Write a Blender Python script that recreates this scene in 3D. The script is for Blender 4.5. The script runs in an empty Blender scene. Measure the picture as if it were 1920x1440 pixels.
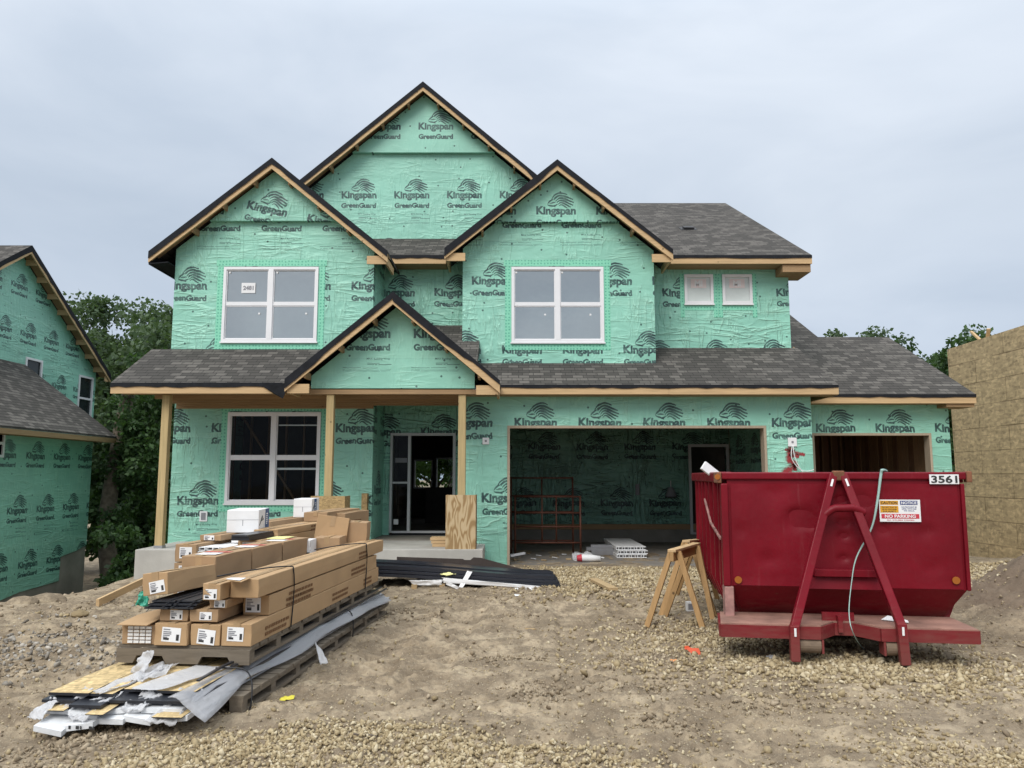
import bpy, bmesh, math, random
import numpy as np
from mathutils import Vector, Matrix, geometry
R = math.radians
random.seed(7)
SC = bpy.context.scene
COL = SC.collection

# ------------------------------------------------------------------ camera
F = 1450.0; PITCH = R(6.8); CAMZ = 1.68
cam = bpy.data.objects.new('camera', bpy.data.cameras.new('camera'))
COL.objects.link(cam)
cam.location = (0, 0, CAMZ)
cam.rotation_euler = (R(90) + PITCH, 0, 0)
cam.data.sensor_width = 36; cam.data.lens = F / 1920 * 36
cam.data.clip_start = 0.05; cam.data.clip_end = 2000
SC.camera = cam

# ------------------------------------------------------------------ sky, sun, exposure
SUN_EL, SUN_ROT = R(44), R(205)
w = bpy.data.worlds.new("World"); SC.world = w; w.use_nodes = True
nt = w.node_tree; nt.nodes.clear()
def wn(t, **k):
    n = nt.nodes.new(t)
    for a, b in k.items(): setattr(n, a, b)
    return n
wo = wn('ShaderNodeOutputWorld'); bg = wn('ShaderNodeBackground'); bg.inputs['Strength'].default_value = 0.10
sky = wn('ShaderNodeTexSky', sky_type='NISHITA', sun_disc=False, sun_elevation=SUN_EL, sun_rotation=SUN_ROT)
sky.dust_density = 3.0
tc = wn('ShaderNodeTexCoord'); sep = wn('ShaderNodeSeparateXYZ'); nt.links.new(tc.outputs['Generated'], sep.inputs[0])
mp = wn('ShaderNodeMapping'); mp.inputs['Scale'].default_value = (1.0, 1.0, 2.6); mp.inputs['Location'].default_value = (.35, .1, .6)
nt.links.new(tc.outputs['Generated'], mp.inputs[0])
nz = wn('ShaderNodeTexNoise'); nz.inputs['Scale'].default_value = 2.6; nz.inputs['Detail'].default_value = 5; nz.inputs['Roughness'].default_value = .5
nz.inputs['Distortion'].default_value = .4
nt.links.new(mp.outputs[0], nz.inputs['Vector'])
cr = wn('ShaderNodeValToRGB')
cr.color_ramp.elements[0].position = .3; cr.color_ramp.elements[0].color = (.43, .487, .565, 1)
cr.color_ramp.elements[1].position = .72; cr.color_ramp.elements[1].color = (.575, .620, .682, 1)
nt.links.new(nz.outputs['Fac'], cr.inputs[0])
el = wn('ShaderNodeValToRGB')                      # overcast: brighter towards the zenith
el.color_ramp.elements[0].position = 0.0; el.color_ramp.elements[0].color = (.72, .755, .81, 1)
el.color_ramp.elements[1].position = 1.0; el.color_ramp.elements[1].color = (2.9, 2.80, 2.62, 1)
e2 = el.color_ramp.elements.new(.3); e2.color = (.80, .82, .84, 1)
e3 = el.color_ramp.elements.new(.52); e3.color = (1.0, 1.0, 1.0, 1)
nt.links.new(sep.outputs['Z'], el.inputs[0])
mu = wn('ShaderNodeMixRGB', blend_type='MULTIPLY'); mu.inputs[0].default_value = 1
nt.links.new(cr.outputs[0], mu.inputs[1]); nt.links.new(el.outputs[0], mu.inputs[2])
sc_ = wn('ShaderNodeMixRGB', blend_type='MULTIPLY'); sc_.inputs[0].default_value = 1; sc_.inputs[2].default_value = (10, 10, 10, 1)
nt.links.new(mu.outputs[0], sc_.inputs[1])
mx = wn('ShaderNodeMixRGB'); mx.inputs[0].default_value = .94
nt.links.new(sky.outputs[0], mx.inputs[1]); nt.links.new(sc_.outputs[0], mx.inputs[2])
nt.links.new(mx.outputs[0], bg.inputs['Color']); nt.links.new(bg.outputs[0], wo.inputs[0])
sun = bpy.data.objects.new('sun', bpy.data.lights.new('sun', 'SUN')); COL.objects.link(sun)
sun.data.energy = 1.5; sun.data.angle = R(34); sun.data.color = (1, .96, .9)
sd = Vector((math.sin(SUN_ROT) * math.cos(SUN_EL), math.cos(SUN_ROT) * math.cos(SUN_EL), math.sin(SUN_EL)))
sun.rotation_euler = sd.to_track_quat('Z', 'Y').to_euler()
SC.view_settings.view_transform = 'Standard'; SC.view_settings.look = 'None'
SC.view_settings.exposure = 0.63; SC.view_settings.gamma = 1

# ------------------------------------------------------------------ measuring helpers
SP, CP = math.sin(PITCH), math.cos(PITCH)
def ray(u, v):
    a = (u - 960) / F; b = (720 - v) / F
    return a, CP - SP * b, SP + CP * b
def P(u, v, Y):
    a, y, z = ray(u, v); return Vector((a / y * Y, Y, CAMZ + z / y * Y))
def G(u, v, Z=0.0):
    a, y, z = ray(u, v); t = (Z - CAMZ) / z; return Vector((a * t, y * t, Z))

# ------------------------------------------------------------------ mesh helpers
FRAME = {}
class MB:
    def __init__(s): s.v = []; s.f = []; s.m = []
    def add(s, vs, fs, m=0):
        o = len(s.v); s.v += [tuple(x) for x in vs]; s.f += [tuple(i + o for i in f) for f in fs]; s.m += [m] * len(fs); return s
    def box(s, x0, x1, y0, y1, z0, z1, m=0, M=None):
        vs = [Vector((x, y, z)) for z in (z0, z1) for y in (y0, y1) for x in (x0, x1)]
        if M: vs = [M @ q for q in vs]
        return s.add(vs, [(0, 2, 3, 1), (4, 5, 7, 6), (0, 1, 5, 4), (2, 6, 7, 3), (0, 4, 6, 2), (1, 3, 7, 5)], m)
    def bar(s, p0, p1, wd, ht, up=(0, 0, 1), m=0, cut=None):
        p0 = Vector(p0); p1 = Vector(p1); d = (p1 - p0).normalized(); u = Vector(up)
        r = d.cross(u)
        if r.length < 1e-4: r = d.cross(Vector((0, 1, 0)))
        r.normalize(); u = r.cross(d).normalized()
        vs = []
        for p in (p0, p1):
            for a, b in ((-1, -1), (1, -1), (1, 1), (-1, 1)): vs.append(p + r * a * wd / 2 + u * b * ht / 2)
        return s.add(vs, [(3, 2, 1, 0), (4, 5, 6, 7), (0, 1, 5, 4), (1, 2, 6, 5), (2, 3, 7, 6), (3, 0, 4, 7)], m)
    def tube(s, pts, rad, n=8, m=0, cap=True):
        pts = [Vector(p) for p in pts]; k = len(pts)
        rr = rad if hasattr(rad, '__len__') else [rad] * k
        vs = []; ref = Vector((0, 0, 1))
        for i, p in enumerate(pts):
            d = (pts[min(i + 1, k - 1)] - pts[max(i - 1, 0)]).normalized()
            r = d.cross(ref)
            if r.length < .05: r = d.cross(Vector((1, 0, 0)))
            r.normalize(); u = r.cross(d)
            for j in range(n):
                t = 2 * math.pi * j / n; vs.append(p + (r * math.cos(t) + u * math.sin(t)) * rr[i])
        fs = [(i * n + j, i * n + (j + 1) % n, (i + 1) * n + (j + 1) % n, (i + 1) * n + j) for i in range(k - 1) for j in range(n)]
        if cap: fs += [tuple(range(n - 1, -1, -1)), tuple((k - 1) * n + j for j in range(n))]
        return s.add(vs, fs, m)
    def prism(s, poly, vec, m=0, cap_m=None):
        poly = [Vector(p) for p in poly]; n = len(poly); vec = Vector(vec)
        vs = poly + [p + vec for p in poly]
        s.add(vs, [(i, (i + 1) % n, n + (i + 1) % n, n + i) for i in range(n)], m)
        o = len(s.v) - 2 * n
        s.f += [tuple(o + i for i in range(n - 1, -1, -1)), tuple(o + n + i for i in range(n))]
        s.m += [m if cap_m is None else cap_m] * 2
        return s
    def sheet(s, rows, thick=0.0, m=0):                    # grid of points
        h = len(rows); wd = len(rows[0]); vs = [p for r in rows for p in r]
        fs = [(i * wd + j, i * wd + j + 1, (i + 1) * wd + j + 1, (i + 1) * wd + j) for i in range(h - 1) for j in range(wd - 1)]
        return s.add(vs, fs, m)
    def wall(s, o, ax, n, t, outer, holes=(), m=0, m_side=None):
        o = Vector(o); ax = Vector(ax); n = Vector(n); Z = Vector((0, 0, 1)); m_side = m if m_side is None else m_side
        loops = [outer] + list(holes)
        flat = [p for l in loops for p in l]
        tris = geometry.tessellate_polygon([[Vector((a, b, 0)) for a, b in l] for l in loops])
        N = len(flat)
        vs = [o + ax * a + Z * b for a, b in flat] + [o + ax * a + Z * b + n * t for a, b in flat]
        base = len(s.v); s.v += [tuple(q) for q in vs]
        for tr in tris:
            s.f.append(tuple(base + i for i in tr)); s.m.append(m)
            s.f.append(tuple(base + N + i for i in reversed(tr))); s.m.append(m)
        k = 0
        for l in loops:
            q = len(l)
            for i in range(q):
                a = k + i; b = k + (i + 1) % q
                s.f.append((base + a, base + b, base + N + b, base + N + a)); s.m.append(m_side)
            k += q
        return s
    def text(s, string, width, M, m=0, bold=0.0, height=None):
        vs, fs = glyphs(string, bold)
        x0 = min(q[0] for q in vs); x1 = max(q[0] for q in vs); y0 = min(q[1] for q in vs); y1 = max(q[1] for q in vs)
        k = width / (x1 - x0); ky = k if height is None else height / (y1 - y0)
        return s.add([M @ Vector(((q[0] - (x0 + x1) / 2) * k, 0, (q[1] - (y0 + y1) / 2) * ky)) for q in vs], fs, m)
    def build(s, name, mats, parent=None, world=True, smooth=False, bevel=0, weld=True, fixn=True):
        mats = mats if isinstance(mats, (list, tuple)) else [mats]
        vs = [Vector(q) for q in s.v]
        loc = None
        if parent is not None:
            Mr = FRAME.get(root(parent).as_pointer(), Matrix())
            if world: Mi = Mr.inverted(); vs = [Mi @ q for q in vs]
        else:
            xs = [q.x for q in vs]; ys = [q.y for q in vs]; zs = [q.z for q in vs]
            loc = Vector(((min(xs) + max(xs)) / 2, (min(ys) + max(ys)) / 2, min(zs)))
            vs = [q - loc for q in vs]
        me = bpy.data.meshes.new(name)
        me.from_pydata([tuple(q) for q in vs], [], s.f)
        for mt in mats: me.materials.append(mt)
        me.polygons.foreach_set('material_index', s.m)
        if smooth: me.polygons.foreach_set('use_smooth', [True] * len(me.polygons))
        if weld or fixn:
            bm = bmesh.new(); bm.from_mesh(me)
            if weld: bmesh.ops.remove_doubles(bm, verts=bm.verts, dist=1e-5)
            if fixn: bmesh.ops.recalc_face_normals(bm, faces=bm.faces)
            bm.to_mesh(me); bm.free()
        me.update()
        o = bpy.data.objects.new(name, me); COL.objects.link(o)
        if parent is not None: o.parent = parent
        else:
            o.location = loc; FRAME[o.as_pointer()] = Matrix.Translation(loc)
        if bevel:
            b = o.modifiers.new('bevel', 'BEVEL'); b.width = bevel; b.segments = 2; b.limit_method = 'ANGLE'
        return o
def root(o):
    while o.parent: o = o.parent
    return o
def tag(o, label=None, cat=None, group=None, kind=None):
    if label: o['label'] = label
    if cat: o['category'] = cat
    if group: o['group'] = group
    if kind: o['kind'] = kind
    return o
def thing(name, label, cat, loc=(0, 0, 0), rz=0, group=None):
    o = bpy.data.objects.new(name, None); COL.objects.link(o); o.empty_display_size = .2
    o.location = loc; o.rotation_euler = (0, 0, rz)
    FRAME[o.as_pointer()] = Matrix.Translation(loc) @ Matrix.Rotation(rz, 4, 'Z')
    return tag(o, label, cat, group)
_gc = {}
def glyphs(string, bold=0.0):
    k = (string, bold)
    if k not in _gc:
        c = bpy.data.curves.new('t', 'FONT'); c.body = string; c.size = 1; c.offset = bold; c.resolution_u = 3
        o = bpy.data.objects.new('t', c); COL.objects.link(o)
        dg = bpy.context.evaluated_depsgraph_get(); me = o.evaluated_get(dg).to_mesh()
        me.calc_loop_triangles()
        _gc[k] = ([tuple(q.co) for q in me.vertices], [tuple(t.vertices) for t in me.loop_triangles])
        bpy.data.objects.remove(o); bpy.data.curves.remove(c)
    return _gc[k]

# ------------------------------------------------------------------ material helpers
class NT:
    def __init__(s, name):
        s.mat = bpy.data.materials.new(name); s.mat.use_nodes = True; s.t = s.mat.node_tree
        s.b = s.t.nodes['Principled BSDF']; s.out = s.t.nodes['Material Output']
    def n(s, t, ins=None, **k):
        nd = s.t.nodes.new(t)
        for a, b in k.items(): setattr(nd, a, b)
        for a, b in (ins or {}).items():
            if hasattr(b, 'links'): s.t.links.new(b, nd.inputs[a])
            else: nd.inputs[a].default_value = b
        return nd
    def link(s, a, b): s.t.links.new(a, b)
    def coord(s, scale=(1, 1, 1), loc=(0, 0, 0), rot=(0, 0, 0), out='Object'):
        c = s.n('ShaderNodeTexCoord')
        return s.n('ShaderNodeMapping', {'Vector': c.outputs[out], 'Scale': scale, 'Location': loc, 'Rotation': rot}).outputs[0]
    def noise(s, vec, scale, detail=4, rough=.55, dist=0, typ=None):
        nd = s.n('ShaderNodeTexNoise', {'Vector': vec, 'Scale': scale, 'Detail': detail, 'Roughness': rough, 'Distortion': dist})
        if typ: nd.noise_type = typ
        return nd.outputs['Fac']
    def ramp(s, fac, stops):
        nd = s.n('ShaderNodeValToRGB', {'Fac': fac}); cr = nd.color_ramp
        while len(cr.elements) > len(stops): cr.elements.remove(cr.elements[-1])
        for i, (p, c) in enumerate(stops):
            e = cr.elements[i] if i < len(cr.elements) else cr.elements.new(p)
            e.position = p; e.color = (*c, 1) if hasattr(c, '__len__') else (c, c, c, 1)
        return nd.outputs[0]
    def mix(s, fac, a, b, bt='MIX'):
        nd = s.n('ShaderNodeMixRGB', {'Fac': fac}, blend_type=bt)
        for i, q in ((1, a), (2, b)):
            if hasattr(q, 'links'): s.link(q, nd.inputs[i])
            else: nd.inputs[i].default_value = (*q, 1) if len(q) == 3 else q
        return nd.outputs[0]
    def math(s, op, a, b=0.0, c=None):
        nd = s.n('ShaderNodeMath', operation=op)
        for i, q in enumerate((a, b) if c is None else (a, b, c)):
            if hasattr(q, 'links'): s.link(q, nd.inputs[i])
            else: nd.inputs[i].default_value = q
        return nd.outputs[0]
    def bump(s, h, strength=.3, dist=.02, normal=None):
        nd = s.n('ShaderNodeBump', {'Height': h, 'Strength': strength, 'Distance': dist})
        if normal is not None: s.link(normal, nd.inputs['Normal'])
        return nd.outputs[0]
    def fin(s, col=None, rough=None, normal=None, spec=None, metal=None):
        b = s.b
        for k, q in (('Base Color', col), ('Roughness', rough), ('Normal', normal), ('Specular IOR Level', spec), ('Metallic', metal)):
            if q is None: continue
            if hasattr(q, 'links'): s.link(q, b.inputs[k])
            else: b.inputs[k].default_value = (*q, 1) if hasattr(q, '__len__') and len(q) == 3 else q
        return s.mat
def plain(name, c, rough=.7, var=.18, scale=6, bump=0, bscale=60, spec=.4, metal=0):
    t = NT(name); v = t.coord()
    a = tuple(q * (1 - var) for q in c); b = tuple(min(1, q * (1 + var)) for q in c)
    col = t.ramp(t.noise(v, scale), [(.3, a), (.7, b)])
    nrm = t.bump(t.noise(v, bscale, 3), bump, .01) if bump else None
    return t.fin(col, rough, nrm, spec, metal)
def wood(name, c, axis=0, rough=.75, var=.28, knots=True):
    t = NT(name); s = [14, 14, 14]; s[axis] = .8
    v = t.coord(tuple(s)); g = t.noise(v, 2.0, 5, .6, .6)
    col = t.ramp(g, [(.25, tuple(q * (1 - var) for q in c)), (.55, c), (.8, tuple(min(1, q * (1 + var * .5)) for q in c))])
    big = t.noise(t.coord((1.3, 1.3, 1.3)), 1.1, 2)
    col = t.mix(t.math('MULTIPLY', big, .35), col, tuple(q * .62 for q in c))
    if knots:
        vo = t.n('ShaderNodeTexVoronoi', {'Vector': t.coord((3.2, 3.2, 3.2)), 'Scale': 1.0}).outputs['Distance']
        k = t.ramp(vo, [(.03, .0), (.075, 1.0)])
        col = t.mix(k, tuple(q * .28 for q in c), col)
    return t.fin(col, rough, t.bump(g, .15, .004), .3)

# ------------------------------------------------------------------ printed house wrap: one repeating tile drawn from glyph and stroke geometry
TW, TH, PPM = 1.25, 2.90, 360
_W, _H = int(TW * PPM), int(TH * PPM)
ink = np.zeros((_H, _W), np.float32)
def fill_tri(a, b, c):
    xs = (a[0], b[0], c[0]); ys = (a[1], b[1], c[1])
    x0, x1 = int(math.floor(min(xs) * PPM)), int(math.ceil(max(xs) * PPM)); y0, y1 = int(math.floor(min(ys) * PPM)), int(math.ceil(max(ys) * PPM))
    if x1 <= x0 or y1 <= y0: return
    X, Y = np.meshgrid((np.arange(x0, x1) + .5) / PPM, (np.arange(y0, y1) + .5) / PPM)
    def e(p, q): return (q[0] - p[0]) * (Y - p[1]) - (q[1] - p[1]) * (X - p[0])
    e1, e2, e3 = e(a, b), e(b, c), e(c, a)
    mk = ((e1 >= 0) & (e2 >= 0) & (e3 >= 0)) | ((e1 <= 0) & (e2 <= 0) & (e3 <= 0))
    yy, xx = np.nonzero(mk)
    ink[(yy + y0) % _H, (xx + x0) % _W] = 1
def ink_text(string, cx, cz, width, bold=0.0, strength=1.0, height=None):
    vs, fs = glyphs(string, bold)
    x0 = min(q[0] for q in vs); x1 = max(q[0] for q in vs); y0 = min(q[1] for q in vs)
    k = width / (x1 - x0); ky = k if height is None else height / (max(q[1] for q in vs) - y0)
    pt = [(cx + (q[0] - (x0 + x1) / 2) * k, cz + (q[1] - 0) * ky) for q in vs]
    for f in fs: fill_tri(pt[f[0]], pt[f[1]], pt[f[2]])
def ink_line(pts, wid):
    n = len(pts)
    for i in range(n - 1):
        (ax, ay), (bx, by) = pts[i], pts[i + 1]; d = math.hypot(bx - ax, by - ay) or 1e-6
        wa = wid * (.35 + .65 * math.sin(math.pi * (i + .35) / n)); nx, ny = -(by - ay) / d * wa / 2, (bx - ax) / d * wa / 2
        A, B, C_, D = (ax + nx, ay + ny), (ax - nx, ay - ny), (bx - nx, by - ny), (bx + nx, by + ny)
        fill_tri(A, B, C_); fill_tri(A, C_, D)
def bez(a, b, c, d, n=12):
    o = []
    for i in range(n + 1):
        t = i / n; q = 1 - t
        o.append(tuple(q**3 * a[k] + 3 * q * q * t * b[k] + 3 * q * t * t * c[k] + t**3 * d[k] for k in (0, 1)))
    return o
def stamp(cx, cz, fine):
    ink_text('Kingspan', cx, cz, .83, .048)
    ink_text('GreenGuard', cx, cz - .235, .82, .058)
    def m(x, y): return (cx + x * .49 + .04, cz + .195 + y * .36)
    for a, b, c, d, wd in (((-.30, .28), (-.16, .74), (.14, .82), (.40, .62), .030), ((-.16, .30), (.06, .80), (.30, .50), (.64, .34), .034), ((-.10, .22), (.12, .64), (.26, .34), (.68, .16), .034),
                           ((-.05, .12), (.15, .50), (.28, .18), (.64, .00), .032), ((.0, .02), (.16, .34), (.26, .06), (.54, -.12), .030), ((.04, -.06), (.16, .14), (.22, -.02), (.40, -.18), .026),
                           ((-.44, .06), (-.38, .24), (-.28, .26), (-.22, .36), .026), ((-.44, .03), (-.36, -.08), (-.24, -.02), (-.10, -.12), .026), ((-.36, .12), (-.26, .08), (-.22, .18), (-.10, .14), .022),
                           ((-.28, -.02), (-.18, -.10), (-.10, -.04), (-.02, .06), .022), ((-.22, .30), (-.12, .50), (.0, .58), (.16, .60), .022)):
        ink_line([m(*q) for q in bez(a, b, c, d)], wd * 1.35)
    if fine:
        ink_text('MAX Building Wrap', cx + .2, cz - .41, .42, .01)
        for x0, x1, z, wd in ((.0, .22, -.475, .010), (.0, .44, -.5, .012), (-.45, .2, -.56, .009), (-.45, .43, -.6, .008), (-.45, .42, -.62, .007)):
            n = int((x1 - x0) / .02)
            for i in range(n):
                if random.random() < .9: ink_line([(cx + x0 + i * .02, cz + z), (cx + x0 + i * .02 + .021, cz + z)], wd * 1.4)
stamp(.625, .85, True); stamp(1.25, 2.30, False)
img = bpy.data.images.new('wrap_print', _W, _H, float_buffer=False); img.colorspace_settings.name = 'Non-Color'
px = np.ones((_H, _W, 4), np.float32)
k_ = (ink + np.roll(ink, 1, 0) + np.roll(ink, 1, 1) + np.roll(np.roll(ink, 1, 0), 1, 1)) / 4
px[..., 0] = px[..., 1] = px[..., 2] = k_
img.pixels.foreach_set(px.ravel()); img.update(); img.pack()

def wrap_mat(name, ref=(0, 0), row='A', axis='X', rot=0.0, wrinkle=1.0, tint=(1, 1, 1), letters=True, faded=1.0, flip=False):
    """ref: world position (along axis, z) of the centre of one wordmark"""
    t = NT(name)
    c = t.n('ShaderNodeTexCoord').outputs['Object']; s = t.n('ShaderNodeSeparateXYZ', {0: c})
    ux = s.outputs['X'] if axis == 'X' else s.outputs['Y']
    wob = t.noise(c, 3.0, 3, .5)
    cmb = t.n('ShaderNodeCombineXYZ', {'X': ux, 'Y': s.outputs['Z'], 'Z': 0.0}).outputs[0]
    # wrinkles: sharp taut creases in patches, running in a few directions
    def creases(rot, sc, k, dist, pw):
        mm = t.n('ShaderNodeMapping', {'Vector': cmb, 'Scale': (sc[0], sc[1], 1), 'Rotation': (0, 0, rot), 'Location': (rot * 7, rot * 3, 0)}).outputs[0]
        r = t.noise(mm, k, 3, .5, dist)
        rg = t.math('SUBTRACT', 1.0, t.math('MULTIPLY', t.math('ABSOLUTE', t.math('SUBTRACT', r, .5)), 2.0))
        return r, t.math('POWER', t.math('MAXIMUM', rg, 0.0), pw)
    r1, rid1 = creases(.12, (.55, 3.4), 1.5, .7, 14); r2, rid2 = creases(-.75, (3.2, .6), 1.4, .6, 16); r3, rid3 = creases(.8, (3.4, .7), 1.5, .5, 16)
    def patch(o, a_, b_): return t.ramp(t.noise(t.n('ShaderNodeVectorMath', {0: cmb, 1: (o, o * 2, o)}, operation='ADD').outputs[0], 1.15, 2), [(a_, .03), (b_, 1.0)])
    k1, k2, k3 = patch(1.7, .42, .62), patch(5.1, .47, .66), patch(9.3, .47, .66)
    w1, w2, w3 = t.math('MULTIPLY', rid1, k1), t.math('MULTIPLY', rid2, k2), t.math('MULTIPLY', rid3, k3)
    h = t.math('ADD', t.math('ADD', w1, w2), w3)
    msk = k1
    soft = t.noise(t.n('ShaderNodeMapping', {'Vector': cmb, 'Scale': (1, 2.2, 1)}).outputs[0], 2.2, 3, .5, .8)
    h = t.math('ADD', h, t.math('MULTIPLY', soft, 1.1))
    h = t.math('ADD', h, t.math('MULTIPLY', t.noise(cmb, 22, 2), .05))
    nrm = t.bump(h, min(1.0, .52 * wrinkle), .036 * max(1, wrinkle))
    tone = t.noise(cmb, .8, 3)
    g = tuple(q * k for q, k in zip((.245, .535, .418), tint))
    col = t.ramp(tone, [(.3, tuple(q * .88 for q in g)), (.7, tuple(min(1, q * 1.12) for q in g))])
    pale = t.math('MULTIPLY', t.math('MINIMUM', t.math('ADD', t.math('ADD', w1, w2), w3), 1.0), min(.42, .32 * wrinkle))   # paler along the folds
    col = t.mix(pale, col, (.42, .74, .58))
    # sheet courses: a slightly different tone per course and a crimped overlap line
    zz = t.math('ADD', t.n('ShaderNodeSeparateXYZ', {0: cmb}).outputs['Y'], t.math('MULTIPLY', t.math('SUBTRACT', t.noise(cmb, 5.0, 3, .6), .5), .10))
    fz = t.math('FRACT', t.math('ADD', t.math('DIVIDE', zz, 1.37), .22))
    seam = t.ramp(fz, [(.0, .0), (.006, .55), (.013, .0)])
    shade = t.ramp(fz, [(.015, .22), (.16, .0)])
    col = t.mix(t.math('MULTIPLY', shade, min(1.0, wrinkle)), col, (.40, .70, .55))
    col = t.mix(t.math('MULTIPLY', seam, min(1.0, wrinkle)), col, (.05, .20, .15))
    # cap fasteners
    vo = t.n('ShaderNodeTexVoronoi', {'Vector': cmb, 'Scale': 2.5}, voronoi_dimensions='2D'); d = vo.outputs['Distance']
    keep = t.math('GREATER_THAN', t.n('ShaderNodeSeparateXYZ', {0: vo.outputs['Color']}).outputs[0], .45)
    dot = t.math('MULTIPLY', t.math('LESS_THAN', d, .052), keep)
    col = t.mix(t.ramp(t.noise(cmb, 3.3, 5, .7), [(.58, .0), (.75, .22)]), col, (.20, .30, .23))
    col = t.mix(t.math('MULTIPLY', dot, .85), col, (.015, .06, .05))
    if letters:
        off = (.625, .85) if row == 'A' else (1.25, 2.30)
        # row 'A' carries the fine print, row 'B' does not
        off = {'A': (1.25, 2.30), 'B': (.625, .85)}[row]
        sh = t.n('ShaderNodeVectorMath', {0: cmb, 1: (ref[0], ref[1] - .07, 0)}, operation='SUBTRACT').outputs[0]
        if rot: sh = t.n('ShaderNodeMapping', {'Vector': sh, 'Rotation': (0, 0, rot)}).outputs[0]
        wb = t.n('ShaderNodeCombineXYZ', {'X': t.math('MULTIPLY', t.math('SUBTRACT', r1, .5), .05 * wrinkle), 'Y': t.math('MULTIPLY', t.math('SUBTRACT', r2, .5), .06 * wrinkle), 'Z': 0.0}).outputs[0]
        sh = t.n('ShaderNodeVectorMath', {0: sh, 1: wb}, operation='ADD').outputs[0]
        uv = t.n('ShaderNodeMapping', {'Vector': sh, 'Scale': ((-1 if flip else 1) / TW, 1 / TH, 1), 'Location': (off[0] / TW, off[1] / TH, 0)}).outputs[0]
        ti = t.n('ShaderNodeTexImage', {'Vector': uv}); ti.image = img; ti.interpolation = 'Linear'; ti.extension = 'REPEAT'
        worn = t.ramp(t.noise(cmb, 5, 4), [(.3, .72 * faded), (.6, .96 * faded)])
        col = t.mix(t.math('MULTIPLY', ti.outputs['Color'], worn), col, (.010, .036, .040))
    t.b.inputs['Coat Weight'].default_value = .25; t.b.inputs['Coat Roughness'].default_value = .35
    return t.fin(col, .5, nrm, .45)

def shingle_mat(name, axis='X', slope=.55, tone=1.0):
    t = NT(name)
    c = t.n('ShaderNodeTexCoord').outputs['Object']; s = t.n('ShaderNodeSeparateXYZ', {0: c})
    k = math.sqrt(1 + slope * slope) / slope
    uv = t.n('ShaderNodeCombineXYZ', {'X': s.outputs['X' if axis == 'X' else 'Y'], 'Y': t.math('MULTIPLY', s.outputs['Z'], k), 'Z': 0.0}).outputs[0]
    j = t.n('ShaderNodeVectorMath', {0: uv, 1: t.n('ShaderNodeCombineXYZ', {'X': 0.0, 'Y': t.math('MULTIPLY', t.noise(uv, 2.2, 2), .03), 'Z': 0.0}).outputs[0]}, operation='ADD').outputs[0]
    def brick(wd, off, sq=1.0):
        b = t.n('ShaderNodeTexBrick', {'Vector': j, 'Color1': (0, 0, 0, 1), 'Color2': (1, 1, 1, 1), 'Mortar': (0, 0, 0, 1), 'Scale': 1.0,
                                       'Mortar Size': .006, 'Mortar Smooth': .3, 'Bias': 0.0, 'Brick Width': wd, 'Row Height': .143})
        b.offset = off; b.squash = sq; return b
    b1 = brick(.21, .37); b2 = brick(.33, .61)
    lam = t.math('MULTIPLY', t.ramp(b1.outputs['Color'], [(.35, .0), (.6, 1.0)]), t.ramp(b2.outputs['Color'], [(.2, .35), (.7, 1.0)]))
    grit = t.noise(uv, 90, 2); blot = t.noise(uv, .7, 3)
    a = tuple(q * tone for q in (.066, .061, .055)); b = tuple(q * tone for q in (.148, .136, .122))
    col = t.mix(lam, a, b)
    col = t.mix(t.math('MULTIPLY', grit, .25), col, tuple(q * tone for q in (.10, .094, .088)))
    col = t.mix(t.math('MULTIPLY', blot, .22), col, tuple(q * tone for q in (.05, .05, .05)))
    col = t.mix(t.math('MULTIPLY', b1.outputs['Fac'], .7), col, (.015, .015, .016))
    # each course rises towards its lower edge
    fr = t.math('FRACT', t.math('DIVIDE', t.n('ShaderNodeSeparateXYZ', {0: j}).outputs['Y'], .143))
    h = t.math('ADD', t.math('MULTIPLY', t.math('SUBTRACT', 1.0, fr), .55), t.math('MULTIPLY', lam, .5))
    h = t.math('ADD', h, t.math('MULTIPLY', grit, .22))
    col = t.mix(t.ramp(fr, [(.0, .85), (.20, .0)]), col, (.012, .012, .013))  # shadow line at each course, painted into the colour
    return t.fin(col, .92, t.bump(h, .8, .014), .10)

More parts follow.
